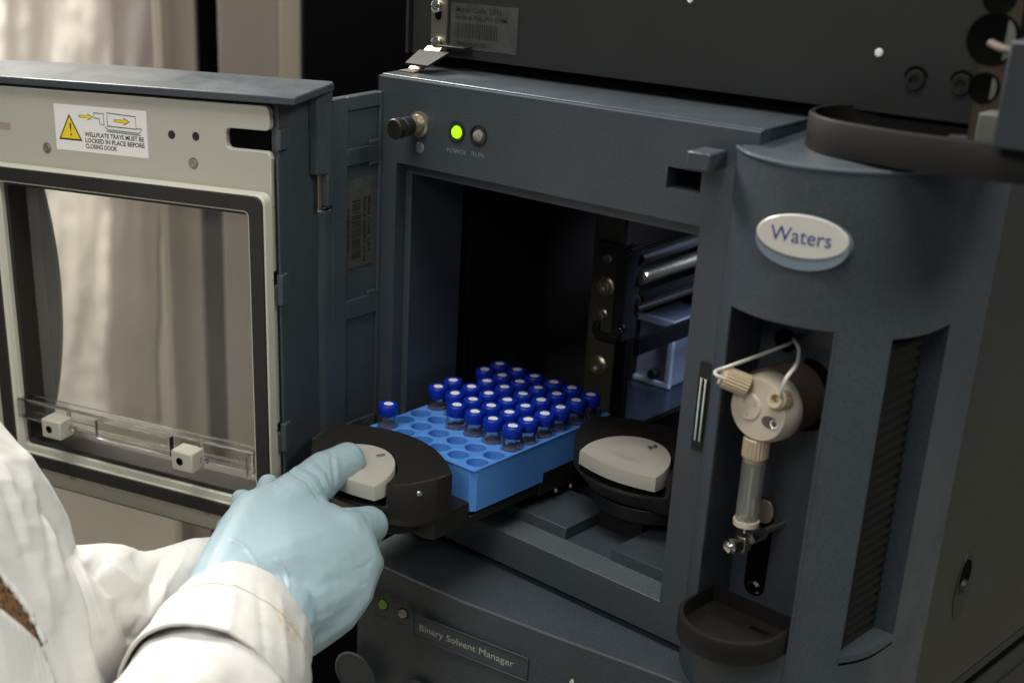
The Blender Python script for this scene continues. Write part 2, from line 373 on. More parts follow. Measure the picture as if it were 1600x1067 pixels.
# latch block, slot, magnet strip
MB().box(206.6, 218.2, -14, 0, 245, 253.2).build('latch_block', 'slate', sm, 0.8)
MB().box(188, 207, 8.05, 9, 230.5, 242).build('sensor_slot', 'void', sm)
st = B(216.6, 223.6, -0.8, 0.2, 108.5, 154).build('strike_plate', 'black', sm, 0.3)
B(218.6, 219.9, -2.6, -0.8, 114, 146).build('magnet_bar', 'chrome', st, 0.3)
B(221.0, 222.3, -2.6, -0.8, 114, 146).build('magnet_bar', 'chrome', st, 0.3)
# indicator lights, connector and small stud
for x, m, lab in ((58.5, 'led', 'lit green power light'), (73.7, 'led_off', 'unlit clear run light')):
    r = MB().lathe((x, 0, 239.7), (0, -1, 0), [(5.6, -0.3), (5.6, 0.7), (4.9, 0.9), (4.5, 0.2), (4.5, -2.5), (0, -2.5)], 28).build('indicator_light', 'black', sm); r['label'] = lab
    MB().lathe((x, 0, 239.4), (0, -1, 0), [(3.4, -2.4), (3.4, 0.2), (2.9, 1.2), (1.6, 1.9), (0, 2.1)], 20).build('lens', m, r)
text('lettering', 'POWER', (51.7, -0.05, 228.0), (1, 0, 0), (0, 0, 1), 2.4, 'emboss', front, 13.5, 0.12)
text('lettering', 'RUN', (69.0, -0.05, 228.4), (1, 0, 0), (0, 0, 1), 2.4, 'emboss', front, 8.2, 0.12)
kn = MB().lathe((31.2, 0, 240.0), (0, -1, 0), [(0, 0), (7, 0), (7, 1.2), (5.6, 1.6), (5.0, 4), (4.2, 4), (4.2, 8), (0, 8)], 28).build('cable_socket', 'gold', sm)
MB().lathe((31.2, 0, 240.0), (0, -1, 0), [(0, 7), (4.4, 7), (5.2, 8), (5.2, 13), (4.5, 13.5), (4.5, 14.5), (5.6, 15.2), (5.6, 19.4), (5.0, 20), (0, 20)], 28).build('socket_cap', 'black', kn)
MB().lathe((32, 0, 227.3), (0, -1, 0), [(0, 0.7), (2.6, 0.7), (3.0, 0.4), (3.2, 0)], 20).build('blank_stud', 'emboss', sm)
# ------------- oval badge
ba = R_(9); bc = Vector((CX+(CR+0.2)*math.sin(ba), CY-(CR+0.2)*math.cos(ba), 0))
bn = Vector((math.sin(ba), -math.cos(ba), 0)); bt = Vector((math.cos(ba), math.sin(ba), 0))
q = on(1254, 370, y=-16); bz = q.z
def oval(mb, a, bb, n0, n1, dz=0, num=40, dome=0):
    lo = [mb.bm.verts.new(bc+bt*a*math.cos(2*math.pi*k/num)+bn*n0+Vector((0, 0, bz+dz+bb*math.sin(2*math.pi*k/num)))) for k in range(num)]
    hi = [mb.bm.verts.new(bc+bt*(a-0.4)*math.cos(2*math.pi*k/num)+bn*n1+Vector((0, 0, bz+dz+(bb-0.4)*math.sin(2*math.pi*k/num)))) for k in range(num)]
    for k in range(num): mb.bm.faces.new((lo[k], lo[(k+1) % num], hi[(k+1) % num], hi[k]))
    mb.bm.faces.new(hi); mb.bm.faces.new(lo[::-1]); return mb
bd = oval(MB(), 19.8, 12.2, -6, 0.5, -2.0).build('badge', 'badgerim', sm)
oval(MB(), 19.2, 9.2, 0.6, 1.1, 0.6).build('badge_face', 'badge', bd)
text('lettering', 'Waters', bc+bn*1.2-bt*13.0+Vector((0, 0, bz-2.3)), bt, (0, 0, 1), 6.6, 'logo', bd, 25.4, 0.08)
# ------------- syringe valve in the pocket
vc = Vector((247.5, 12, 138)); va = Vector((-0.10, -1, 0.03)).normalized()
q = on(1190, 628, y=-6); vc = Vector((q.x+0.6, 0, q.z-3.6))
vl = MB().lathe(vc+Vector((3.5, 22, 1.5)), va, [(0, 0), (17.8, 0), (17.8, 0.6), (0, 0.6)], 40).build('valve', 'void', sm)
vl['label'] = 'round cream three-port valve on a brown drum'
MB().lathe(vc+Vector((0, 22, 0)), va, [(16.2, 0), (16.2, 19.5), (14, 19.5), (0, 19.5)], 48).build('drum', 'brown', vl)
MB().lathe(vc, va, [(16.1, -2), (16.3, -1.5), (16.0, 4), (14.2, 8.2), (0, 8.4)], 48).build('valve_head', 'valve', vl)
fu = va.cross(Vector((0, 0, 1))).normalized()*-1
fu = Vector((1, 0, 0)); fu = (fu-va*fu.dot(va)).normalized(); fv = Vector((0, 0, 1)); fv = (fv-va*fv.dot(va)-fu*fv.dot(fu)).normalized()
def face(u_, v_, h): return vc+fu*u_+fv*v_+va*h
MB().lathe(face(-4.6, 0.5, 8.2), va, [(0, 1.0), (6.0, 1.0), (6.6, 0.5), (6.6, 0)], 28).build('port_disc', 'valve', vl)
text('numeral', '3', face(-8.2, 1.5, 9.3), fu*0.8+fv*0.2, fv, 2.4, 'peek', vl, 1.9, 0.1)
text('numeral', '2', face(-2.3, 1.6, 9.3), fu, fv, 2.4, 'peek', vl, 1.9, 0.1)
text('numeral', '1', face(-5.0, -4.2, 9.3), fu, fv, 2.0, 'peek', vl, None, 0.1)
def fitting(a, d, r, L, name='fitting'):
    d = Vector(d).normalized(); a = Vector(a)
    mb = MB(); n = 44; t = d.orthogonal().normalized(); v = d.cross(t)
    rings = []
    for h, rr, kn_ in ((0, r*0.9, 0), (0.6, r, 1), (L-1.6, r, 1), (L-1.2, r*0.95, 0), (L, r*0.9, 0), (L, r*0.5, 0), (L-4, r*0.42, 0)):
        rings.append([mb.bm.verts.new(a+d*h+(t*math.cos(2*math.pi*k/n)+v*math.sin(2*math.pi*k/n))*(rr+(0.55 if (k % 2 and kn_) else 0))) for k in range(n)])
    for p, q_ in zip(rings, rings[1:]):
        for k in range(n): mb.bm.faces.new((p[k], p[(k+1) % n], q_[(k+1) % n], q_[k]))
    mb.bm.faces.new(rings[-1])
    return mb.build(name, 'peek', vl, smooth=22)
fl = Vector((-0.80, -0.5, 0.33)).normalized()
f0 = on(1170, 604, y=vc.y-8)
fitting(f0, fl, 4.7, 13)
f1 = on(1227, 626, y=-5)
fitting(f1, va*1.0+Vector((-0.05, 0, 0.30)), 4.4, 8)
fb = Vector((vc.x-1.5, vc.y-4, vc.z-20.5))
fitting(fb+Vector((0, 0, 6)), (0, 0, -1), 5.4, 11)
MB().lathe(face(9.5, -3.8, 8.5), va, [(0, -0.2), (2.1, 0), (2.3, 0.2), (2.3, -0.5)], 16).build('screw', 'chrome', vl)
MB().prism([(5.0+3.8*math.cos(R_(a))*0.9, -3.8+2.6*math.sin(R_(a))) for a in range(0, 360, 18)], 0, 0.3).bm.free()
mb = MB(); ring = [mb.bm.verts.new(face(7.2+4.4*math.cos(R_(a)), -3.8+2.9*math.sin(R_(a)), 8.44)) for a in range(0, 360, 15)]; mb.bm.faces.new(ring); mb.build('screw_recess', 'brown', vl)
# hole above the valve, with two tubes coming out
hc = on(1228, 532, y=PB)
MB().lathe((hc.x, PB-0.05, hc.z), (0, -1, 0), [(0, 0.1), (4.9, 0.1), (5.3, 0.3), (5.6, 0)], 28).build('tubing_hole', 'void', sm)
def bez(pts, n=24):
    out = []
    P_ = [Vector(p) for p in pts]; P_ = [P_[0]*2-P_[1]]+P_+[P_[-1]*2-P_[-2]]
    for i in range(1, len(P_)-2):
        for k in range(n):
            t = k/n; a, b_, c, d = P_[i-1:i+3]
            out.append(0.5*((2*b_)+(-a+c)*t+(2*a-5*b_+4*c-d)*t*t+(-a+3*b_-3*c+d)*t**3))
    out.append(P_[-2]); return out
MB().tube(bez([(hc.x+1.5, PB+6, hc.z), on(1236, 536, y=14), on(1200, 550, y=0), on(1140, 572, y=-14), on(1120, 579, y=-17), on(1118, 585, y=-18.5), on(1127, 590, y=-18), on(1140, 596, y=-15)], 8), 0.85, 10).build('tubing', 'tube', sm)
MB().tube(bez([(hc.x+1.5, PB+6, hc.z), on(1240, 529, y=13), on(1248, 545, y=2), on(1245, 568, y=-8), on(1228, 592, y=-16), on(1221, 614, y=-16), on(1221, 622, y=-10)], 8), 0.85, 10).build('tubing', 'tube', sm)
# syringe barrel, plunger and clamp
sx_, sy_ = fb.x, fb.y
zt = fb.z-5; zb = on(1178, 818, y=sy_).z
sy = MB().lathe((sx_, sy_, zb), (0, 0, 1), [(5.2, 0), (5.2, zt-zb), (3.2, zt-zb), (3.2, 0), (5.2, 0)], 28).build('syringe', 'barrel', sm)
MB().cyl((sx_, sy_, zb-6), (sx_, sy_, zt-4), 0.9, 12).build('plunger', 'steel', sy)
MB().lathe((sx_, sy_, zb-1.6), (0, 0, 1), [(0, 0), (5.9, 0), (5.9, 2.6), (3.4, 2.6), (3.4, 0)], 28).build('barrel_foot', 'valve', sy)
MB().lathe((sx_, sy_, zt-1), (0, 0, 1), [(0, 0), (4.6, 0), (4.6, 2), (0, 2)], 28).build('barrel_collar', 'peek', sy)
kz = on(1163, 848, y=sy_).z
cl = B(sx_-2.6, sx_+2.6, sy_-3, sy_+3, kz-4, kz+4).build('plunger_clamp', 'steel', sy, 0.6)
MB().lathe((sx_-0.5, sy_-3, kz), (-0.45, -1, -0.05), [(0, 0), (3.7, 0), (4.0, 0.6), (4.0, 4.6), (3.2, 5.4), (3.0, 6.6), (0, 8.2)], 26).build('thumbscrew', 'chrome', sy)
MB().cyl((sx_+2, sy_+12, kz+2), (sx_+4.5, PB, kz+3), 1.6, 12).build('carriage_rod', 'steel', sy)
MB().cyl((sx_+1, sy_+3, kz+1.5), (sx_+2.5, sy_+12, kz+2), 3.2, 6).build('hex_nut', 'chrome', sy)
# slot the plunger carriage runs in
sl = MB(); zl0 = on(1178, 930, y=PB).z; zl1 = on(1190, 775, y=PB).z; xs = on(1175, 925, y=PB).x
def stadium(xc, z0, z1, r, n=10): return [(xc+r*math.cos(R_(a)), z1-r+r*math.sin(R_(a))) for a in range(0, 181, 18)]+[(xc-r*math.cos(R_(a)), z0+r-r*math.sin(R_(a))) for a in range(0, 181, 18)]
sl.prism(stadium(xs+0.6, zl0, zl1, 5.6), PB-0.12, PB+2, 'y').build('carriage_slot', 'void', sm)
MB().prism(stadium(xs+1.2, zl1-13, zl1, 5.2), PB-2.0, PB-0.2, 'y').build('carriage_plate', 'steel', sm, 0.5)
MB().lathe((xs+0.6, PB-0.2, zl0+4.5), (0, -1, 0), [(0, 1.6), (2.4, 1.2), (3.6, 0)], 20).build('slot_screw', 'chrome', sm)
# drip cup under the syringe
ci = [(234.6, 2)]+[(259-24.6*math.cos(R_(a)), -18-24.6*math.sin(R_(a))) for a in range(0, 181, 9)]+[(283.4, 2)]
def inset(pts, c, k): return [(c[0]+(x-c[0])*k, c[1]+(y-c[1])*k) for x, y in pts]
cc = (259, -9)
mb = MB(); o0 = ci; i0 = inset(ci, cc, 0.925); i1 = inset(ci, cc, 0.90); ob = inset(ci, cc, 0.97)
def ring(mb, p, z): return [mb.bm.verts.new((x, y, z)) for x, y in p]
Rg = [ring(mb, ob, 28.5), ring(mb, o0, 30.5), ring(mb, o0, 40.3), ring(mb, inset(ci, cc, 0.985), 41), ring(mb, i0, 41), ring(mb, i0, 40.3), ring(mb, i1, 33)]
for a, b2 in zip(Rg, Rg[1:]):
    n = len(a)
    for k in range(n): mb.bm.faces.new((a[k], a[(k+1) % n], b2[(k+1) % n], b2[k]))
mb.bm.faces.new(Rg[-1]); mb.bm.faces.new(Rg[0][::-1])
cup = mb.build('drip_cup', 'traybrown', sm, smooth=40)
B(263, 272, -9, -6.5, 33.02, 33.3).build('drain_slot', 'void', cup)
MB().tube([(243, -12, 33), (251, -31, 33)], 0.3, 6).build('moulded_rib', 'handle', cup)
MB().tube([(259, -14, 33), (262, -35, 33)], 0.3, 6).build('moulded_rib', 'handle', cup)
# ------------- hinge bracket on the left
hb = MB().box(-3, 1.4, -38, 0, 30, 254.5).build('hinge_bracket', 'slate', sm, 0.4)
def rib(y0, y1, z0, z1): B(1.35, 3.4, y0, y1, z0, z1).build('rib', 'slate', hb, 0.5)
rib(-38, -27, 60, 254.5)
rib(-2.5, 0, 60, 254.5); rib(-27, -2.5, 247, 254.5); rib(-27, -2.5, 216.5, 226); rib(-10, -2.5, 214.5, 216.5); rib(-10, -2.5, 226, 228.5)
rib(-27, -2.5, 127, 138.5); rib(-10, -2.5, 138.5, 141); rib(-27, -2.5, 30, 62)
lb = B(1.4, 2.0, -27, -5.5, 157, 208).build('barcode_label', 'label', hb)
# text runs downward, letters' tops towards +y
dn = (0, 0, -1); upv = (0, 1, 0)
def hl(s, y, z, size, wd): return text('lettering', s, (2.08, y, z), dn, upv, size, 'ink', lb, wd, 0.02, bold=0.13)
hl('Model Code  UPA', -9.6, 197, 2.6, 33); hl('Serial # G06UPA 541M', -13.2, 197.5, 2.4, 38); hl('Product of USA', -25.5, 192, 2.0, 25)
mb = MB(); z = 196
random.seed(9)
while z > 163:
    wd = random.choice((0.35, 0.35, 0.7, 1.0)); mb.box(2.0, 2.12, -22, -15.2, z-wd, z); z -= wd+random.choice((0.4, 0.5, 0.9))
mb.build('barcode', 'ink', lb)
MB().cyl((-2, -42, 60), (-2, -42, 194), 5.2, 24).build('hinge_knuckle', 'slate', sm, 0.6)
MB().box(-3, 3.2, -42, -37, 60, 194).build('knuckle_web', 'slate', sm, 0.4)
MB().cyl((-2, -42, 190), (-2, -42, 216), 1.2, 12).build('hinge_pin', 'strap', sm)
# ------------- robot gantry inside
gp = B(42, 63.5, 150, 154, 30, 212).build('gantry_plate', 'olive', sm, 0.5)
for px, py, r, m_ in ((949, 404, 3.4, 'gold'), (942, 491, 3.4, 'gold')):
    q = on(px, py, y=149.8); screw(gp, (q.x, 150, q.z), (0, -1, 0), r, m_, 'bolt')
for px, py in ((945, 448), (933, 571)):
    q = on(px, py, y=149)
    MB().lathe((q.x, 150, q.z), (0, -1, 0), [(0, 0), (6.8, 0), (6.8, 0.8), (5.6, 1.6), (5.4, 0.6), (4.2, 0.6), (4.0, 2.4), (2.9, 2.6), (2.6, 0.9), (0, 0.9)], 28).build('bearing', 'gold', gp)
for px, py in ((978, 393), (969, 515)):
    q = on(px, py, y=146); screw(gp, (q.x, 148, q.z), (0, -1, 0), 2.6, 'chrome', 'bolt')
zt_ = on(955, 378, y=149).z; zb_ = on(965, 530, y=149).z
B(61.5, 70, 147.5, 162, zb_-1, zt_-2).build('rod_block', 'black', gp, 0.5)
B(52, 68, 147, 151, zt_-5, zt_).build('clamp_bar', 'black', gp, 0.5); B(50, 66, 147, 151, zb_-3, zb_+2).build('clamp_bar', 'black', gp, 0.5)
B(48, 52, 147, 151, zt_-9, zt_).build('clamp_bar', 'black', gp, 0.5); B(48, 52, 147, 151, zb_, zb_+8).build('clamp_bar', 'black', gp, 0.5)
def rod(px, py, r, m_, name='guide_rod', x=70):
    q = on(px, py, x=x); return MB().cyl((x, 160, q.z), (x, 298, q.z), r, 20).build(name, m_, gp)
rod(979, 398, 1.5, 'chrome'); rod(981, 411, 3.2, 'black'); rod(981, 475, 2.9, 'chrome'); rod(980, 488, 2.6, 'black')
q = on(981, 440, x=70); zc = q.z
MB().cyl((70, 160, zc), (70, 298, zc), 4.1, 24).build('screw_core', 'steel', gp)
mb = MB(); pts = []
for k in range(0, 62*14+1):
    a = 2*math.pi*k/14; pts.append((70+4.3*math.cos(a), 160+k*(138/(62*14)), zc+4.3*math.sin(a)))
mb.tube(pts, 0.6, 5).build('lead_screw', 'steel', gp, smooth=60)
B(66, 74, 162, 298, zc-15.5, zc-12).build('lower_rail', 'void', gp)
B(64, 72, 150, 156, 20, zb_).build('gantry_post', 'void', gp)
q = on(979, 548, x=74); B(72, 76, 158, 298, q.z-5.5, q.z+5.5).build('cross_bar', 'void', gp, 0.4)
# pale framed tray at the back
bn_ = B(16.8, 44, 246, 290, 25, 72).build('parts_bin', 'bluegrey', sm)
bn_['label'] = 'pale blue grey bin at the back of the cabinet'
B(16.2, 46, 243, 246, 69, 74).build('bin_rim', 'paleblue', bn_, 0.5)
B(16.2, 46, 243, 246, 24.5, 28).build('bin_rim', 'paleblue', bn_, 0.5)
B(42, 46, 243, 246, 28, 69).build('bin_rim', 'paleblue', bn_, 0.5)
B(44, 46.5, 246, 290, 69, 74).build('bin_rim', 'paleblue', bn_, 0.5)
MB().cyl((33, 246, 33), (33, 240, 33), 3.6, 20).build('knurled_knob', 'black', bn_, 0.6)

# ================================================================== DOOR (part of the sample manager, hinged)
door_e = bpy.data.objects.new('door', None); C.objects.link(door_e); door_e.parent = sm
door_e.location = Vector((13.2, -88, 0))*S
door_e.rotation_euler = (Matrix.Rotation(R_(17.1), 4, 'Z')@Matrix.Rotation(R_(-0.8), 4, 'Y')).to_euler()
door_e['label'] = 'open door with cream inner liner, black gasket and clear window'
D = door_e
mb = MB()
mb.prism([(-228, -3.2), (17.5, -3.2), (12.5, 45), (9, 50), (-150, 58), (-228, 52)], 260.2, 264.4).build('top_plate', 'slate', D, 0.8)
mb = MB(); mb.box(-2.5, 2.2, 5, 44, 1, 260); mb.box(-228, -2.5, 4.2, 50, 1, 4); mb.box(-232, -228, -3, 50, 1, 260)
mb.box(-228, -2.5, 5, 46, 246, 260)
mb.build('door_shell', 'slate', D, 0.6)
B(-226, -2.6, 4.4, 7, 205, 246).build('inner_black_sheet', 'void', D)
B(-226, -2.6, 4.3, 6, 4, 18).build('inner_black_sheet', 'void', D)
B(2.2, 3.4, 2, 6, 4, 232).build('shell_flange', 'slate', D, 0.3)
for z in (160, 74): B(2.2, 5.6, 0, 7, z-8, z+9).build('hinge_tab', 'slate', D, 0.5)
B(2.2, 5.5, 1.5, 12, 235.5, 246).build('hinge_tab', 'slate', D, 0.4)
# hinge-side upper knuckle
MB().prism([(2.2, 35), (7, 36), (10.8, 41), (11.2, 46), (8, 50), (2.2, 51)], 216, 260.2).build('door_knuckle', 'slate', D, 0.8)
MB().prism([(6.5, 40.5), (10.8, 41), (11.2, 46), (8, 50), (6, 50)], 198, 217).build('door_knuckle', 'slate', D, 0.8)
MB().cyl((5.4, 39.5, 196), (5.4, 39.5, 217), 0.7, 10).build('hinge_pin', 'strap', D)
MB().box(2.2, 4.5, 33, 50, 1, 62).build('door_knuckle', 'slate', D, 0.8)
# liner
def arc(cx, cz, r, a0, a1, n=5): return [(cx+r*math.cos(R_(a0+(a1-a0)*k/n)), cz+r*math.sin(R_(a0+(a1-a0)*k/n))) for k in range(n+1)]
pts = [(-226, 205)]+[(0, 205)]+[(0, 231.5)]+arc(-3, 231.5, 3, 0, 90)+arc(-24.5, 237.5, 3, 270, 180)+arc(-24.5, 242.4, 3, 180, 90)+arc(-3, 248.4, 3, 270, 360)+arc(-4, 254.2, 4, 0, 90)+[(-226, 258.2)]
mb = MB(); mb.prism(pts, 0, 4.2, 'y')
mb.box(-5.5, 0, 0, 4.2, 170, 205.02); mb.box(-5.5, 0, 0, 4.2, 82, 162); mb.box(-5.5, 0, 0, 4.2, 4.5, 76)
mb.box(-226, -200, 0, 4.2, 4.5, 205.02); mb.box(-200, -5.5, 0, 4.2, 4.5, 26)
liner = mb.build('door_liner', 'liner', D, 0.7)
for z in (166, 79): MB().lathe((-1.6, -1, z), (0.2, -1, 0), [(0, 1.6), (1.6, 1.4), (2.3, 0.6), (2.3, -2)], 16).build('screw', 'strap', D)
def hole_(u, z, r, sc): 
    h = MB().lathe((u, 0, z), (0, -1, 0), [(0, 0.06), (r-0.2, 0.06), (r, 0.16), (r+0.5, 0.02)], 22).build('recess', 'rubber' if not sc else 'strap', liner)
    if sc: MB().lathe((u, 0, z), (0, -1, 0), [(0, 0.25), (1.0, 0.2), (1.1, 0.5), (r-0.8, 0.5), (r-0.6, 0)], 18).build('screw', 'strap', h)
hole_(-63, 239, 1.9, False); hole_(-47, 239.3, 1.9, False); hole_(-49.3, 224.6, 2.8, True); hole_(-153.3, 224.4, 2.8, True)
hole_(-155, 16, 2.8, True); hole_(-51, 16, 2.8, True)
B(-190, -180.3, -0.1, 0.5, 232.8, 237.0).build('latch_window', 'taupe', liner)
# sticker
stk = B(-145.6, -79.6, -0.12, 0.1, 224.6, 250.6).build('warning_sticker', 'sticker', D)
def dpoly(pts, h, name, m_, par, y=-0.14): 
    mb = MB(); mb.prism(pts, y, y+0.02-h, 'y'); return mb.build(name, m_, par, smooth=None)
dpoly([(-143.3, 230.5), (-126, 230.5), (-134.6, 245.5)], 0.0, 'triangle_border', 'ink', stk, -0.16)
dpoly([(-141.8, 231.5), (-127.5, 231.5), (-134.6, 243.8)], 0.0, 'warning_triangle', 'yellow', stk, -0.21)
text('lettering', '!', (-135.5, -0.24, 233.3), (1, 0, 0), (0, 0, 1), 7.5, 'ink', stk, None, 0.01)
def arrow(x, z, L, h): 
    p = [(x, z-h*.4), (x+L*.6, z-h*.4), (x+L*.6, z-h), (x+L, z), (x+L*.6, z+h), (x+L*.6, z+h*.4), (x, z+h*.4)]
    dpoly(p, 0, 'arrow_outline', 'ink', stk, -0.16)
    cx_ = x+L/2; dpoly([(cx_+(a-cx_)*.9, z+(b-z)*.72) for a, b in p], 0, 'arrow', 'yellow', stk, -0.21)
arrow(-127.5, 244.6, 10.5, 2.0); arrow(-102, 243.8, 11, 2.1)
def line(pts, name='drawing_line', wd=0.22): MB().tube([(x, -0.14, z) for x, z in pts], wd, 4).build(name, 'ink', stk)
line([(-107, 240.5), (-107, 247.8), (-87, 247), (-87, 240.2), (-107, 240.5)])
line([(-116.5, 245), (-116.5, 247.2), (-109.5, 247.2), (-109.5, 241), (-112.5, 241), (-112.5, 244.2), (-116.5, 244.4)])
line([(-109, 240), (-107, 238.5), (-85, 238), (-83, 240.5), (-87, 240.5)]); line([(-108, 237.6), (-84, 237)])
for s_, z in (('WELLPLATE TRAYS MUST BE', 233.6), ('LOCKED IN PLACE BEFORE', 230.2), ('CLOSING DOOR', 226.9)):
    text('lettering', s_, (-124, -0.14, z), (1, 0, 0), (0, 0, 1), 2.5, 'ink', stk, 42 if z > 228 else 22.5, 0.01, bold=0.09)
# raised lip, gasket, dark well, panes
mb = MB(); frame(mb, -203, 0.6, 19.5, 213.4, -191, -10.2, 29.5, 203.4, -8, 0.1, 5, 3); mb.build('raised_lip', 'lip', D, 0.8)
mb = MB(); frame(mb, -202, -0.2, 20.3, 212.6, -192.5, -8.6, 28.5, 204.6, -9.4, -7.6, 5, 3); mb.build('gasket', 'rubber', D, 0.5)
mb = MB(); frame(mb, -191.2, -10.0, 29.3, 203.6, -186.5, -10.1, 33.5, 203.5, -7, 14, 3, 2)
mb.build('inner_bead', 'lip', D, 0.6)
mb = MB(); frame(mb, -186.6, -10.05, 33.4, 203.5, -184, -12.5, 36.5, 201, -4, 22, 3, 2); mb.build('well_lining', 'rubber', D, 0.5)
mb = MB(); mb.box(-184, -12.5, 12, 13.5, 36.5, 201).build('window_pane', 'pane', D)
# outer cover with its curved dark side panel
arcp = [(-166.5+16-16*((z-118)/80.)**2*1.0-((-4) if False else 0), z) for z in range(6, 246, 8)]
arcp = [(-189-9.5*((z-125)/72.)**2, z) for z in range(4, 250, 8)]
MB().prism([(-228, 4)]+arcp+[(-228, 250)], 40, 43, 'y').build('smoked_cover_side', 'smoked', D, 0.5)
# acrylic rail with its two cream blocks
rl = B(-188.5, -11, -8.8, -7.0, 52.5, 65.5).build('acrylic_rail', 'acrylic', D, 0.3)
B(-188.5, -11, -7.0, 0.5, 63.6, 65.5).build('rail_flange', 'acrylic', rl, 0.3)
B(-188.5, -11, -7.0, 0.5, 52.5, 54.4).build('rail_flange', 'acrylic', rl, 0.3)
B(-122, -66, -13.5, -9.0, 53.0, 65).build('rail_step', 'acrylic', rl, 0.5)
B(-13, -11, -13.5, -9.0, 51, 65.5).build('rail_end', 'acrylic', rl, 0.3)
for u in (-157.5, -59): 
    bl = B(u, u+15, -22, -9.4, 50.2, 62.4).build('guide_block', 'liner', D, 1.0)
    MB().lathe((u+6, -22, 56.2), (0, -1, 0), [(0, 0.05), (1.9, 0.05), (2.1, 0.12), (2.4, 0.02)], 18).build('screw_hole', 'void', bl)
    MB().cyl((u+15, -13, 56), (u+19.5, -13, 56), 1.7, 14).build('clear_pin', 'acrylic', rl)
    MB().cyl((u+13, -10.5, 61), (u+13, -10.5, 67), 1.4, 12).build('clear_pin', 'acrylic', rl)
MB().lathe((-21, -9, 59), (0, -1, 0), [(1.4, 0), (1.7, 0.5), (2.1, 0.5), (2.2, 0)], 18).build('moulded_ring', 'acrylic', rl)
for k in range(9): MB().lathe((-98+k*3.1, -13.6, 58.5-0.05*k), (0, -1, 0), [(0.7, 0), (0.9, 0.3), (1.2, 0.3), (1.3, 0)], 10).build('moulded_mark', 'acrylic', rl)

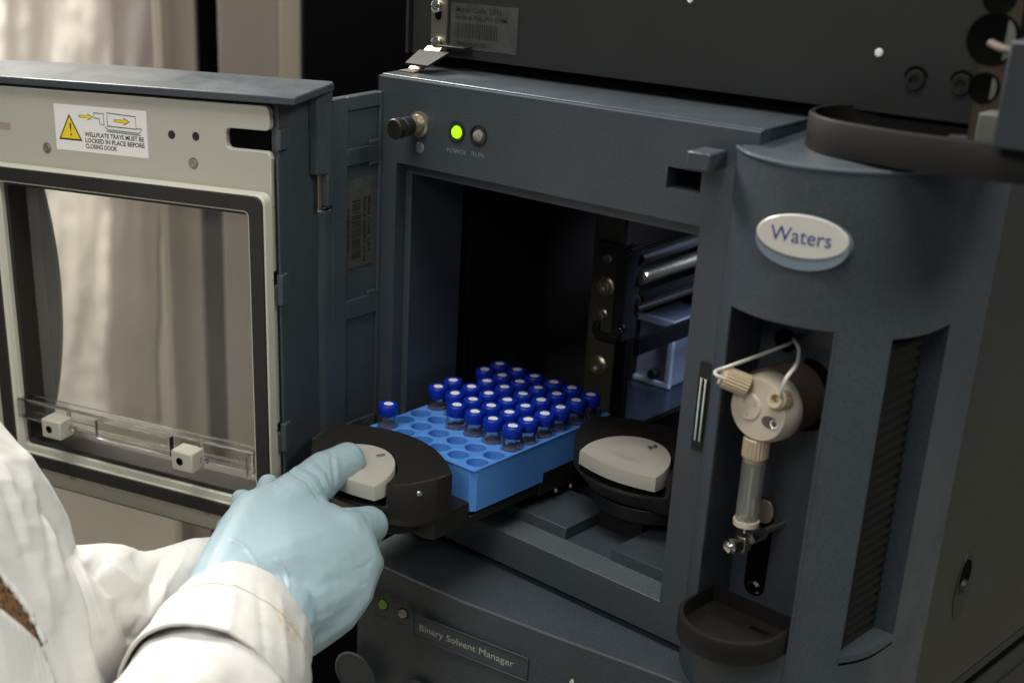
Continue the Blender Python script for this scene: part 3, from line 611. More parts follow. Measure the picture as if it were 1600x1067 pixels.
# ================================================================== TRAY CARRIAGES
def carriage(label, dx, dy, numeral):
    ox, oy = 62.5+dx, -58+dy
    t = thing('tray_carriage', label, 'sample tray', 'sliding tray carriages', (ox, oy, 30))
    OFF = (ox, oy, 30)
    def bo(mb, name, m_, par, bev=0, smooth=35): return mb.build(name, m_, par, bev, smooth=smooth, off=OFF)
    def oval(k, zz, n=64):
        R0 = 60.0; p = []
        for i in range(0, 17): x_ = -45+90*i/16; p.append((ox+x_, oy+10+17.5*(1-(x_/45)**2)))
        fr_ = [(45, 10), (44.4, 4), (43, -2), (40.4, -9), (36.5, -16), (29, -24), (18, -30.5), (7, -33.5), (0, -34)]
        fr_ = fr_+[(-x, y) for x, y in fr_[-2::-1]]
        sm2 = [(q_.x, q_.y) for q_ in bez([(x, y, 0) for x, y in fr_], 4)]
        p += [(ox+x, oy+y) for x, y in sm2[1:-1]]
        return p
    # button outline: rounded back, shallow curved front with two pointed corners
    bx, by = ox+2.5, oy-26.0
    def btn(k=0):
        p = [(bx+(25+k)*math.cos(R_(a)), by+(26+k)*math.sin(R_(a))) for a in range(0, 181, 7)]
        p = [(bx+24.6+k, by-4.2-k)]+p+[(bx-24.6-k, by-4.2-k)]
        fr = [(bx-24.6-k+(49.2+2*k)*q_/12, by-4.2-k-4.5*math.sin(math.pi*q_/12)) for q_ in range(1, 12)]
        return p, fr
    arcb, frb = btn(0)
    def rotp(p, c=None): return p
    outline = rotp(arcb+frb)
    # body: oval shell with a well cut for the button, built as a ring between the oval and the button outline
    mb = MB()
    n = 64
    pb = rotp(btn(1.3)[0]+btn(1.3)[1])
    # resample the well outline by angle about the button centre
    def radial(poly, c, a, ):
        d = (math.cos(a), math.sin(a)); best = 0
        for i in range(len(poly)):
            x1, y1 = poly[i][0]-c[0], poly[i][1]-c[1]; x2, y2 = poly[(i+1) % len(poly)][0]-c[0], poly[(i+1) % len(poly)][1]-c[1]
            ex, ey = x2-x1, y2-y1; den = d[0]*ey-d[1]*ex
            if abs(den) < 1e-9: continue
            tt_ = (x1*ey-y1*ex)/den; uu = (x1*d[1]-y1*d[0])/den
            if tt_ > 0 and -1e-6 <= uu <= 1+1e-6: best = max(best, tt_)
        return (c[0]+d[0]*best, c[1]+d[1]*best)
    N = 160
    outer, well = [], []
    ov = oval(0, 0)
    for i in range(N):
        a = 2*math.pi*i/N
        outer.append(radial(ov, (bx, by), a)); w_ = radial(pb, (bx, by), a)
        # where the button reaches the front of the oval the shell opens
        dw = math.hypot(w_[0]-bx, w_[1]-by); do = math.hypot(outer[-1][0]-bx, outer[-1][1]-by)
        if dw > do-0.6: w_ = (bx+(outer[-1][0]-bx)*(do-0.6)/do, by+(outer[-1][1]-by)*(do-0.6)/do)
        well.append(w_)
    for cx_, cy_ in ((ox+45, oy+10), (ox-45, oy+10)):
        a_c = math.atan2(cy_-by, cx_-bx) % (2*math.pi); outer[round(a_c/(2*math.pi)*N) % N] = (cx_, cy_)
    def front(i):     # is this angle in the open front?
        w_ = radial(pb, (bx, by), 2*math.pi*i/N); return math.hypot(w_[0]-bx, w_[1]-by) > math.hypot(outer[i][0]-bx, outer[i][1]-by)-2.2
    rise = lambda p: 3.4*max(0, min(1, (p[1]-(oy-28))/52))
    ztop = [58.0 if front(i) else 70.4+rise(outer[i]) for i in range(N)]
    c3 = lambda p, z: mb.bm.verts.new((p[0], p[1], z))
    shr = lambda p, k: (ox+(p[0]-ox)*k, oy+(p[1]-oy)*k)
    kx = lambda p: max(0.0, min(1.0, (p[0]-ox-22)/18.0))
    r0 = [c3(shr(p, 0.80+0.12*kx(p)), 47-3*kx(p)) for p in outer]; r1 = [c3(shr(p, 0.955+0.035*kx(p)), 54-7*kx(p)) for p in outer]; r2 = [c3(p, 56.0-7*kx(p)) for p in outer]
    r3 = [c3(p, ztop[i]-1.0) for i, p in enumerate(outer)]; r4 = [c3(shr(p, 0.985), ztop[i]) for i, p in enumerate(outer)]
    r5 = [c3(p, 58.0 if front(i) else 70.4+rise(p)) for i, p in enumerate(well)]; r6 = [c3(p, 57.0) for p in well]
    for a, b2 in zip((r0, r1, r2, r3, r4, r5), (r1, r2, r3, r4, r5, r6)):
        for k in range(N): mb.bm.faces.new((a[k], a[(k+1) % N], b2[(k+1) % N], b2[k]))
    mb.bm.faces.new(r6); mb.bm.faces.new(r0[::-1])
    for f in mb.bm.faces:
        if f.calc_center_median().z < 55 and abs(f.normal.z) >= 0: f.material_index = 1 if f.calc_center_median().x < ox+34 else 0  # lower faces black: shade under the lip put into the colour
    hd = bo(mb, 'handle', ['handle', 'black'], t, 0, 32)
    # button
    mb = MB(); nb = len(outline); bc_ = (bx, by+8)
    z0 = 62.6; z1 = 70.6
    bz_ = lambda p: 5.0*max(0, min(1, (p[1]-(by-4.2))/30.2))**0.8
    a0 = [c3(p, z0) for p in outline]; a1 = [c3(p, z1-0.5+bz_(p)) for p in outline]
    def lvl(k_, dz): 
        q = [(bc_[0]+(x-bc_[0])*k_, bc_[1]+(y-bc_[1])*k_) for x, y in outline]; return [c3(p, z1+0.2+dz+bz_(p)) for p in q]
    rs = [lvl(0.985, 0)]
    for k_ in (0.75, 0.55, 0.42, 0.36, 0.30, 0.18, 0.06):
        rs.append(lvl(k_, 0.5*(1-k_**2)-(1.3*max(0, 1-(k_/0.42)**2) if k_ < 0.42 else 0)))
    allr = [a0, a1]+rs
    for a, b2 in zip(allr, allr[1:]):
        for k in range(nb): mb.bm.faces.new((a[k], a[(k+1) % nb], b2[(k+1) % nb], b2[k]))
    mb.bm.faces.new(allr[-1]); mb.bm.faces.new(a0[::-1])
    bt_ = bo(mb, 'release_button', 'button', t, 0, 30)
    tx = text('numeral', numeral, ((bx+3.5-ox), (by+17.0-oy), 76.2-30), (0.94, -0.34, 0), (0.34, 0.94, 0), 5.2, 'ink', bt_, None, 0.03, bold=0.12)
    # recess band under the button, base, pin
    bo(MB().prism([(ox-30, oy+4), (ox+36, oy-1), (ox+41.5, oy+1), (ox+42.5, oy+28), (ox-36, oy+28)], 34, 48.6), 'handle_base', 'handle', t, 0.8)
    bo(MB().prism([shr(p, 0.72) for p in outer], 36, 44.2), 'under_shell', 'black', t, 0.6)
    s_ = bo(MB().lathe((ox+40.0, oy-9.3, 65), (0.9, -0.42, 0), [(0, 1.0), (1.2, 0.9), (1.8, 0.3), (1.8, -1)], 16), 'pin', 'chrome', hd)
    # sliding plate under the rack
    bo(MB().box(ox-36, ox+43, oy+28, oy+160, 35, 40), 'slide_plate', 'black', t, 0.6)
    bo(MB().box(ox+40, ox+44.3, oy+86, oy+158, 34, 47), 'slide_rail', 'black', t, 0.5)
    bo(MB().box(ox-38, ox-34, oy+40, oy+158, 34, 60), 'slide_rail', 'black', t, 0.5)
    return t
c1 = carriage('black carriage with grey button 1 pulled out of the cabinet, gripped by the glove', 0, 0, '1')
c2 = carriage('black carriage with grey button 2 pushed fully inside the cabinet', 91, 117, '2')
for k, (px, py) in enumerate(((869, 765), (892, 758), (982, 796), (1004, 806))):
    q = on(px, py, z=34)
    MB().lathe((q.x, q.y, 33), (0, 0, 1), [(0, 2), (1.0, 1.8), (1.4, 1), (1.4, 0)], 12).build('carriage_pin', 'steel', c2, off=(62.5+91, -58+117, 30))
B(135, 164, 46, 120, 19.7, 33.5).build('tray_runner', 'black', sm, 0.6)

# ================================================================== BLUE RACK
rk = thing('vial_rack', 'bright blue plastic rack of round holes, half filled with capped vials', 'vial rack', None, (66, 30, 42.5))
X0, PX_, Y0, PY_ = 31.6, 13.8, -20.2, 14.0
def rack_mesh():
    mb = MB(); bm = mb.bm; hr = 5.95; N = 24
    xs_ = [25.2]+[X0+PX_*(i-0.5) for i in range(1, 6)]+[107]
    ys_ = [-30.2]+[Y0+PY_*(j-0.5) for j in range(1, 8)]+[89]
    zt_, zh = 68.1, 48.0
    for i in range(6):
        for j in range(8):
            cx, cy = X0+PX_*i, Y0+PY_*j; x0, x1, y0, y1 = xs_[i], xs_[i+1], ys_[j], ys_[j+1]
            out = []; inn = []; inn2 = []; low = []
            for k in range(N):
                a = 2*math.pi*k/N; dx, dy = math.cos(a), math.sin(a)
                tx_ = ((x1-cx)/dx if dx > 1e-9 else (x0-cx)/dx if dx < -1e-9 else 1e9); ty_ = ((y1-cy)/dy if dy > 1e-9 else (y0-cy)/dy if dy < -1e-9 else 1e9)
                t = min(tx_, ty_); out.append((cx+dx*t, cy+dy*t))
                inn.append((cx+dx*(hr+0.35), cy+dy*(hr+0.35))); inn2.append((cx+dx*hr, cy+dy*hr))
            # keep the cell corners
            o_ = [bm.verts.new((x, y, zt_)) for x, y in out]; a_ = [bm.verts.new((x, y, zt_)) for x, y in inn]; b_2 = [bm.verts.new((x, y, zt_-0.4)) for x, y in inn2]; l_ = [bm.verts.new((x, y, zh)) for x, y in inn2]
            for k in range(N):
                m_ = (k+1) % N
                x1_, y1_ = out[k]; x2_, y2_ = out[m_]
                corner = None
                if abs(x1_-x2_) > 1e-6 and abs(y1_-y2_) > 1e-6:
                    cxx = x0 if min(abs(x1_-x0), abs(x2_-x0)) < 1e-6 else x1; cyy = y0 if min(abs(y1_-y0), abs(y2_-y0)) < 1e-6 else y1
                    corner = bm.verts.new((cxx, cyy, zt_))
                bm.faces.new((o_[k], corner, o_[m_], a_[m_], a_[k]) if corner else (o_[k], o_[m_], a_[m_], a_[k]))
                bm.faces.new((a_[k], a_[m_], b_2[m_], b_2[k])); bm.faces.new((b_2[k], b_2[m_], l_[m_], l_[k]))
            bm.faces.new(l_)
    bmesh.ops.remove_doubles(bm, verts=bm.verts, dist=0.02)
    return mb
off = (66, 30, 42.5)
rack_mesh().build('top_deck', 'rack', rk, off=off, smooth=25)
def skirt():
    mb = MB(); bm = mb.bm; ch = 3.0
    x0, x1, y0, y1 = 25.2, 107, -30.2, 89
    plan = [(x0, y0+ch), (x0+ch, y0), (x1-ch, y0), (x1, y0+ch), (x1, 29.6), (x1, 30), (x1, y1), (x0, y1), (x0, 30)]
    zb2 = [42.6, 42.6, 42.6, 42.6, 42.6, 48, 48, 48, 48]
    t0 = [bm.verts.new((x, y, 66.9)) for x, y in plan]
    cxm, cym = 66, 30
    t1 = [bm.verts.new((x-0.8*(1 if x > cxm else -1)*1.0, y-0.8*(1 if y > cym else -1), 68.09)) for x, y in plan]
    l = [bm.verts.new((x, y, zb2[i])) for i, (x, y) in enumerate(plan)]
    n = len(plan)
    for k in range(n):
        j = (k+1) % n
        bm.faces.new((l[k], l[j], t0[j], t0[k]))
    bm.faces.new([bm.verts.new((x, y, 49)) for x, y in plan])
    return mb
skirt().build('side_wall', 'rack', rk, off=off, smooth=25)
MB().tube([(25.4, -30.0, 67.6), (106.4, -30.0, 67.6), (106.8, -29.6, 67.6), (106.8, 88.8, 67.6)], 0.72, 8).build('rim', 'rack', rk, off=off)
MB().prism([(24.8, -31.0), (103.2, -31.0), (104.5, -30.2), (104.5, -29), (24.8, -29)], 42.6, 47.2).build('foot_flange', 'rack', rk, 0.5, off=off)
B(30, 102, -24, 84, 40.2, 48.4).build('underside', 'rack', rk, off=off)

# ================================================================== VIALS
VG = 'blue capped glass vials in the rack'
def make_vial():
    t = thing('sample_vial', 'x', 'vial', VG, (0, 0, 0))
    MB().lathe((0, 0, 0), (0, 0, 1), [(0, -18), (5.5, -18), (5.7, -17.5), (5.7, 6.0), (4.6, 7.6), (4.3, 9), (3.6, 9), (3.9, 7.2), (4.9, 5.6), (4.9, -16.8), (0, -16.8)], 28).build('glass_body', 'glass', t)
    MB().lathe((0, 0, 0), (0, 0, 1), [(0, -16.7), (4.85, -16.7), (4.85, 1.2), (4.6, 1.0), (0, 0.9)], 24).build('liquid', 'liquid', t)
    mb = MB(); n = 44; rings = []
    for r, h, kn_ in ((4.3, 7.3, 0), (5.35, 7.2, 0), (5.6, 7.5, 1), (5.6, 12.6, 1), (5.45, 13.3, 0), (5.0, 13.9, 0), (3.5, 14.0, 0), (3.1, 13.9, 0), (2.9, 13.5, 0), (0.01, 13.5, 0)):
        rings.append([mb.bm.verts.new(((r+(0.10 if (kn_ and k % 2) else 0))*math.cos(2*math.pi*k/n), (r+(0.10 if (kn_ and k % 2) else 0))*math.sin(2*math.pi*k/n), h)) for k in range(n)])
    for a, b2 in zip(rings, rings[1:]):
        for k in range(n): mb.bm.faces.new((a[k], a[(k+1) % n], b2[(k+1) % n], b2[k]))
    cp = mb.build('cap', 'cap', t, smooth=50)
    MB().lathe((0, 0, 0), (0, 0, 1), [(2.75, 13.4), (2.75, 13.75), (0, 13.85)], 24).build('septum', 'septum', cp)
    return t
def copy_tree(o, parent=None):
    c = o.copy(); C.objects.link(c); c.parent = parent
    for ch in list(o.children): copy_tree(ch, c)
    return c
filled = {0: [0], 2: [2, 3, 4, 5], 3: range(6), 4: range(6), 5: [1, 2, 3, 4, 5], 6: range(6), 7: range(6)}
proto = make_vial(); first = True
ordn = ['leftmost', 'second from the left', 'third from the left', 'fourth from the left', 'fifth from the left', 'rightmost']
rown = {2: 'the front filled row of four', 3: 'the first full row of six', 4: 'the second full row of six', 5: 'the row of five', 6: 'the row before the rear one', 7: 'the rearmost row inside the cabinet'}
for j, cols in filled.items():
    for i in cols:
        v = proto if first else copy_tree(proto); first = False
        v.location = ((X0+PX_*i)*S, (Y0+PY_*j)*S, 68.1*S); v.rotation_euler = (random.uniform(-0.025, 0.025), random.uniform(-0.025, 0.025), random.uniform(0, 6)); v.location.z -= random.uniform(0, 0.5)*S
        if j == 0: v['label'] = 'blue capped vial standing alone at the left front corner of the rack'
        elif j == 2: v['label'] = ('leftmost', 'second', 'third', 'rightmost')[i-2]+' blue capped vial in the front filled row of four'
        elif j == 5: v['label'] = ('leftmost', 'second', 'third', 'fourth', 'rightmost')[i-1]+' blue capped vial in '+rown[j]
        else: v['label'] = ordn[i]+' blue capped vial in '+rown[j]

# ================================================================== LOWER MODULE (binary solvent manager)
bs = thing('solvent_manager', 'slate grey lower module with sloping top and a recessed Binary Solvent Manager nameplate', 'laboratory instrument')
FZ = -9.0
fe = [on(px, py, z=FZ) for px, py in ((560, 866), (589, 879), (654, 908), (720, 938), (850, 988), (988, 1038), (1054, 1063), (1100, 1081))]
back = [Vector((p.x if p.x > -2 else -2, 30, -4.2)) for p in fe]
mb = MB(); bm = mb.bm
A1 = [bm.verts.new((p.x, p.y, p.z)) for p in fe]; A2 = [bm.verts.new((p.x, 4.0, -4.6)) for p in fe]; A3 = [bm.verts.new((p.x, 60, -4.6)) for p in fe]
for a, b2 in ((A1, A2), (A2, A3)):
    for k in range(len(fe)-1): bm.faces.new((a[k], a[k+1], b2[k+1], b2[k]))
A0 = [bm.verts.new((p.x, p.y, p.z)) for p in fe]; Z0 = [bm.verts.new((p.x, p.y, -170)) for p in fe]
for k in range(len(fe)-1): bm.faces.new((A0[k], A0[k+1], Z0[k+1], Z0[k]))
lf = fe[0]
bm.faces.new([bm.verts.new(q) for q in ((lf.x, lf.y, lf.z), (lf.x, 4, -4.6), (lf.x, 60, -4.6), (lf.x, 60, -170), (lf.x, lf.y, -170))])
bsf = mb.build('front_cover', 'slate', bs, smooth=25)
MB().tube([(p.x, p.y+0.5, p.z-0.5) for p in fe], 0.8, 8).build('front_edge', 'edge', bs)
B(-2, 226, 12, 300, -60, -6).build('chassis', 'void', bs)
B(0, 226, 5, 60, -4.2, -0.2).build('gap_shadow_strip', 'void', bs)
B(226, 306, 79.5, 420, -260, -52).build('side_sheet', 'dark', bs, 0.6)
B(300, 304.5, 79.6, 420, -53, -38).build('side_rail', 'void', bs)
B(303, 307, 79.5, 420, -70, -66).build('side_rail', 'dark', bs, 0.4)
def fr_pt(px, py, off_=0.0):
    """point on the front cover plane (vertical plane through its edge)"""
    a, b2 = fe[3], fe[5]; n = Vector((-(b2.y-a.y), b2.x-a.x, 0)).normalized()*-1
    r = ray(px, py); t = (a-CAM).dot(n)/r.dot(n); return CAM+r*t+n*(off_+0.6), n
pA, nA = fr_pt(649, 960); pB, _ = fr_pt(826, 1028)
p1, _ = fr_pt(649, 959); p2, _ = fr_pt(826, 1027); p3, _ = fr_pt(826, 1063); p4, _ = fr_pt(650, 990)
ex = Vector((p2.x-p1.x, p2.y-p1.y, 0)); Lr = ex.length; ex.normalize(); zt1 = (p1.z+p2.z)/2; zb1 = (p3.z+p4.z)/2
def lp(u_, v_, o_): q = p1+ex*u_+nA*o_; return Vector((q.x, q.y, zt1-v_))
Hh = zt1-zb1
def lbox(u0, u1, v0, v1, o0, o1):
    mb = MB(); v = [mb.bm.verts.new(lp(u, vv, oo)) for u in (u0, u1) for vv in (v0, v1) for oo in (o0, o1)]
    for f in ((0, 1, 3, 2), (4, 6, 7, 5), (0, 4, 5, 1), (2, 3, 7, 6), (0, 2, 6, 4), (1, 5, 7, 3)): mb.bm.faces.new([v[i] for i in f])
    return mb
npl = lbox(0, Lr, 0, Hh, 0.15, 0.5).build('nameplate', 'slate', bs)
lbox(-0.4, Lr+0.4, Hh, Hh+0.7, 0.2, 1.2).build('nameplate_rim', 'slate', npl, 0.2)
lbox(-0.4, Lr+0.4, -0.7, 0, 0.2, 1.2).build('nameplate_rim', 'slate', npl, 0.2)
lbox(-0.7, 0, -0.7, Hh+0.7, 0.2, 1.2).build('nameplate_rim', 'slate', npl, 0.2)
lbox(Lr, Lr+0.7, -0.7, Hh+0.7, 0.2, 1.2).build('nameplate_rim', 'slate', npl, 0.2)
text('lettering', 'Binary Solvent Manager', lp(3.4, Hh*0.64, 0.6), ex, (0, 0, 1), 4.2, 'pale', npl, Lr-12, 0.05)
for px, py, m_, lab in ((600, 943, 'led_dim', 'dimly lit green power light'), (631, 957, 'led_off', 'unlit flow light')):
    q, n = fr_pt(px, py)
    r = MB().lathe(q, n, [(0, 0.1), (3.0, 0.1), (3.6, 0.5), (4.0, 0)], 24).build('indicator_light', 'black', bs); r['label'] = lab
    MB().lathe(q, n, [(2.9, 0.1), (2.6, 1.3), (1.4, 2.0), (0, 2.2)], 18).build('lens', m_, r)
for px, py, s_ in ((586, 960, 'POWER'), (620, 972, 'FLOW')):
    q, n = fr_pt(px, py, 0.1); text('lettering', s_, q, ex, (0, 0, 1), 2.1, 'black', bsf, 9 if s_ == 'POWER' else 7, 0.05)
for px, py, r_ in ((556, 1052, 15), (655, 1092, 13)):
    q, n = fr_pt(px, py); MB().lathe(q, n, [(0, 0.4), (r_-2, 0.6), (r_-2.2, 0.9), (r_-0.9, 1.0), (r_, 0.2)], 48).build('round_bumper', 'slate', bs)
q, n = fr_pt(566, 941); MB().lathe(q, n, [(0, 0.2), (3.6, 0.2), (4.2, 0.6), (4.6, 0)], 20).build('key_hole', 'void', bs)
q, n = fr_pt(894, 1078, 0.2); text('lettering', 'A', q, ex, (0, 0, 1), 8, 'sticker', bsf, 7, 0.05, 'CENTER')

# ================================================================== UPPER MODULE
um = thing('upper_module', 'dark grey bare sheet metal chassis above the autosampler, barcode label on it', 'laboratory instrument')
up = B(-12, 330, 38, 42, 270.3, 420).build('face_sheet', 'dark', um, 0.4)
B(-12, 330, 42, 400, 268, 420).build('chassis', 'void', um)
B(-16.5, -14.5, 37, 44, 270, 420).build('edge_strip', 'dark', um)
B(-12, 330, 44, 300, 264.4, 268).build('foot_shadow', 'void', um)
sb = on(677, 40, y=37); 
x0, x1 = on(675, 45, y=37).x, on(699, 45, y=37).x
st = B(x0, x1, 36.2, 37.8, on(686, 82, y=36).z, 420).build('steel_strap', 'strap', um, 0.2)
for px, py in ((684, 10), (684, 67)):
    q = on(px, py, y=36); MB().lathe((q.x, 36.2, q.z), (0, -1, 0), [(0, 3.4), (1.6, 3.3), (3.4, 2.2), (3.9, 1.0), (3.9, 0)], 20).build('screw', 'chrome', st)
    B(q.x-2.6, q.x+2.6, 32.9, 33.4, q.z-0.5, q.z+0.5).build('screw_slot', 'black', st)
    MB().prism(stadium(q.x+0.5, q.z-7.5, q.z, 2.2), 35.9, 36.3, 'y').build('strap_slot', 'void', st)
# lower end of the strap, bent under, and the dark clip lying across it
mb = MB(); b = mb.bm
zc0 = 268.5
quad((x0, 34, 276.0), (x1, 34, 276.5), (x1-1, 20, 265.0), (x0-1, 20, 265.0))
mb.build('strap_foot', 'strap', um)
B(x0-1, x1-1, 12, 20, 264.1, 264.7).build('strap_foot', 'strap', um)
cpnts = [on(633, 98, y=14), on(668, 103, y=14), on(702, 82, y=30), on(655, 78, y=30)]
mb = MB(); b = mb.bm; tv = [b.verts.new(p) for p in cpnts]; bv = [b.verts.new(p-Vector((0, 0, 1.2))) for p in cpnts]
b.faces.new(tv); b.faces.new(bv[::-1])
for k in range(4): b.faces.new((tv[k], tv[(k+1) % 4], bv[(k+1) % 4], bv[k]))
mb.build('spring_clip', 'handle', um)
B(x1+0.5, x1+19, 30, 37, 276.5, 277.7).build('spring_clip', 'handle', um, 0.3)
ul = B(17, 64.5, 37.75, 37.95, 275.8, 300).build('serial_label', 'label', um)
def ut(s_, x, z, sz, wd): text('lettering', s_, (x, 37.7, z), (1, 0, 0), (0, 0, 1), sz, 'ink', ul, wd, 0.01, bold=0.1)
ut('Model Code  UPH', 20.5, 295.4, 3.0, 32); ut('Serial # F06UPH 019M', 20.0, 291.5, 2.6, 37); ut('Product of USA', 21.8, 277.6, 2.4, 22)
mb = MB(); x = 20.5; random.seed(3)
while x < 50:
    wd = random.choice((0.3, 0.3, 0.6, 0.9)); mb.box(x, x+wd, 37.66, 37.76, 281.6, 289.6); x += wd+random.choice((0.35, 0.5, 0.8))
mb.build('barcode', 'ink', ul)
for px, py, r_ in ((1373, 83, 1.5), (1078, 0, 1.3)):
    q = on(px, py, y=37.9); MB().lathe((q.x, 38, q.z), (0, -1, 0), [(0, 0.5), (r_, 0.4), (r_+0.3, 0)], 18).build('lit_hole', 'septum', um)  # white disc painted for a hole with light showing through
for px, py in ((1430, 126), (1502, 133)):
    q = on(px, py, y=37.9); g_ = MB().lathe((q.x, 38, q.z), (0, -1, 0), [(0, 0.2), (2.0, 0.2), (2.2, 1.2), (3.9, 1.2), (4.2, 0.5), (4.4, 0)], 24).build('grommet', 'handle', um)
    MB().tube([(q.x+4.6*math.cos(R_(a)), 37.9, q.z+0.8+4.6*math.sin(R_(a))) for a in range(10, 171, 16)], 0.6, 6).build('rim', 'void', g_)
# perforated bracket at the right
yb = 20
q = on(1531, 100, y=yb); q2 = on(1584, 100, y=yb)
br = thing('column_bracket', 'brown perforated upright bracket behind the black tray at the far right', 'bracket')
B(q.x, q2.x, yb, yb+4, 268, 420).build('upright', 'olivebrown', br, 0.4)
for px, py, r_ in ((1551, 62, 9.2), (1537, 138, 5.2), (1562, -3, 5.5)):
    q = on(px, py, y=yb-0.2); MB().lathe((q.x, yb, q.z), (0, -1, 0), [(0, 0.1), (r_, 0.1), (r_+0.6, 0.4), (r_+1, 0)], 32).build('round_opening', 'void', br)
    if py > 0: MB().prism([(q.x+r_*0.42+r_*0.5*math.cos(R_(a)), q.z+r_*0.84*math.sin(R_(a))) for a in range(-78, 79, 13)], yb-0.3, yb-0.15, 'y').build('pale_part_inside', 'greypart', br)
MB().tube(bez([on(1548, 68, y=12), on(1566, 76, y=6), on(1592, 84, y=4), on(1625, 100, y=4)], 6), 1.5, 10).build('hose', 'brown', br)
q = on(1552, 200, y=10)
B(q.x-5.5, q.x+5.0, 8, 18, 262, 281).build('fluid_block', 'greypart', br, 0.6)
wh = thing('module_housing', 'blue grey upright housing at the right edge of the photograph', 'housing')
q = on(1581, 100, y=-5)
B(q.x, q.x+60, -10, 60, on(1585, 232, y=-5).z, on(1590, 62, y=-5).z).build('side_cover', 'housing', wh, 1.0)
B(q.x+2, q.x+60, 6, 60, on(1590, 30, y=6).z, 420).build('upper_cover', 'housing', wh, 1.0)
B(q.x+3, q.x+58, 8, 58, 274, 420).build('core', 'black', wh)

# black tray sitting on the top right
tr = thing('drip_tray', 'shallow black rounded tray lying on top of the curved cover at right', 'tray')
def tpl(k):
    base = [(262, 44), (252, 40), (245.5, 32), (243.8, 22), (247, 12), (255, 4), (265, -1), (280, -4), (301, -5.5), (320, -4), (345, 1), (380, 8), (380, 44)]
    c_ = (312, 22); return [(c_[0]+(x-c_[0])*(1-k/60), c_[1]+(y-c_[1])*(1-k/26)) for x, y in base]
def sm_(pts, n=4):
    pr = bez([(x, y, 0) for x, y in pts], n); return [(p.x, p.y) for p in pr]
o_ = sm_(tpl(0)); i_ = sm_(tpl(2.0))
mb = MB(); RR = [ring(mb, o_, 258.0), ring(mb, o_, 271.6), ring(mb, sm_(tpl(0.5)), 272.4), ring(mb, i_, 272.4), ring(mb, i_, 262)]
for a, b2 in zip(RR, RR[1:]):
    n = len(a)
    for k in range(n): mb.bm.faces.new((a[k], a[(k+1) % n], b2[(k+1) % n], b2[k]))
mb.bm.faces.new(RR[-1]); mb.build('tray_shell', 'traybrown', tr, smooth=40)
MB().tube([(268, 4, 262.5), (285, 24, 262.5), (300, 4, 262.5)], 0.5, 6).build('moulded_rib', 'label', tr)
MB().tube([(300, 30, 266), (310, 22, 268), (322, 26, 266), (335, 20, 267)], 1.2, 8).build('loose_wire', 'handle', tr)

# ================================================================== PERSON: gloves, sleeves, coat
pe = thing('person', 'person in a white lab coat and pale blue gloves, right thumb pressing button 1', 'person')
def capsules(segs, voxel, name, m_, parent, smooth_it=8, post=None, hull=None):
    """one continuous skin grown over tapered limbs given as (a, ra, b, rb)"""
    bm = bmesh.new()
    for a, ra, b2, rb in segs:
        a = Vector(a); b2 = Vector(b2); d = b2-a; L = d.length; n = 16
        t = d.normalized() if L > 1e-6 else Vector((0, 0, 1)); u_ = t.orthogonal().normalized(); v_ = t.cross(u_)
        prof = [(ra*math.cos(R_(x)), ra*math.sin(R_(x))) for x in (-90, -65, -40, -18)]+[(rb*math.cos(R_(x)), L+rb*math.sin(R_(x))) for x in (18, 40, 65, 90)]
        rings = []
        for r, h in prof:
            c = a+t*h
            rings.append([bm.verts.new(c)] if r < 1e-3 else [bm.verts.new(c+(u_*math.cos(2*math.pi*k/n)+v_*math.sin(2*math.pi*k/n))*r) for k in range(n)])
        for p, q_ in zip(rings, rings[1:]):
            for k in range(n):
                l_ = []
                for x in (p[k % len(p)], p[(k+1) % n % len(p)], q_[(k+1) % n % len(q_)], q_[k % len(q_)]):
                    if x not in l_: l_.append(x)
                if len(l_) > 2: bm.faces.new(l_)
    bmesh.ops.recalc_face_normals(bm, faces=bm.faces)
    for v in bm.verts: v.co *= S
    if hull:
        hb_ = bmesh.new()
        for c, r in hull:
            for k in range(40):
                zz_ = 1-2*(k+0.5)/40; q_ = math.sqrt(1-zz_*zz_); f_ = k*2.39996; hb_.verts.new((c+Vector((q_*math.cos(f_), q_*math.sin(f_), zz_))*r)*S)
        bmesh.ops.convex_hull(hb_, input=hb_.verts)
        loose = [v for v in hb_.verts if not v.link_faces]; bmesh.ops.delete(hb_, geom=loose, context='VERTS')
        tm_ = bpy.data.meshes.new('t'); hb_.to_mesh(tm_); hb_.free(); bm.from_mesh(tm_)
    me = bpy.data.meshes.new(name); bm.to_mesh(me); bm.free()
    o = bpy.data.objects.new(name, me); C.objects.link(o)
    r = o.modifiers.new('r', 'REMESH'); r.mode = 'VOXEL'; r.voxel_size = voxel*S; r.use_smooth_shade = True
    s_ = o.modifiers.new('s', 'SMOOTH'); s_.factor = 0.5; s_.iterations = smooth_it
    dg = bpy.context.evaluated_depsgraph_get(); me2 = bpy.data.meshes.new_from_object(o.evaluated_get(dg))
    o.modifiers.clear(); o.data = me2; me2.name = name
    if post:
        me2.update(); nr = [v.normal.copy() for v in me2.vertices]
        for v, n_ in zip(me2.vertices, nr): v.co = v.co+n_*post(v.co/S)*S
    for p in me2.polygons: p.use_smooth = True
    me2.materials.clear(); me2.materials.append(M[m_]); o.parent = parent
    return o
def A(px, py, d): return at(px, py, d)
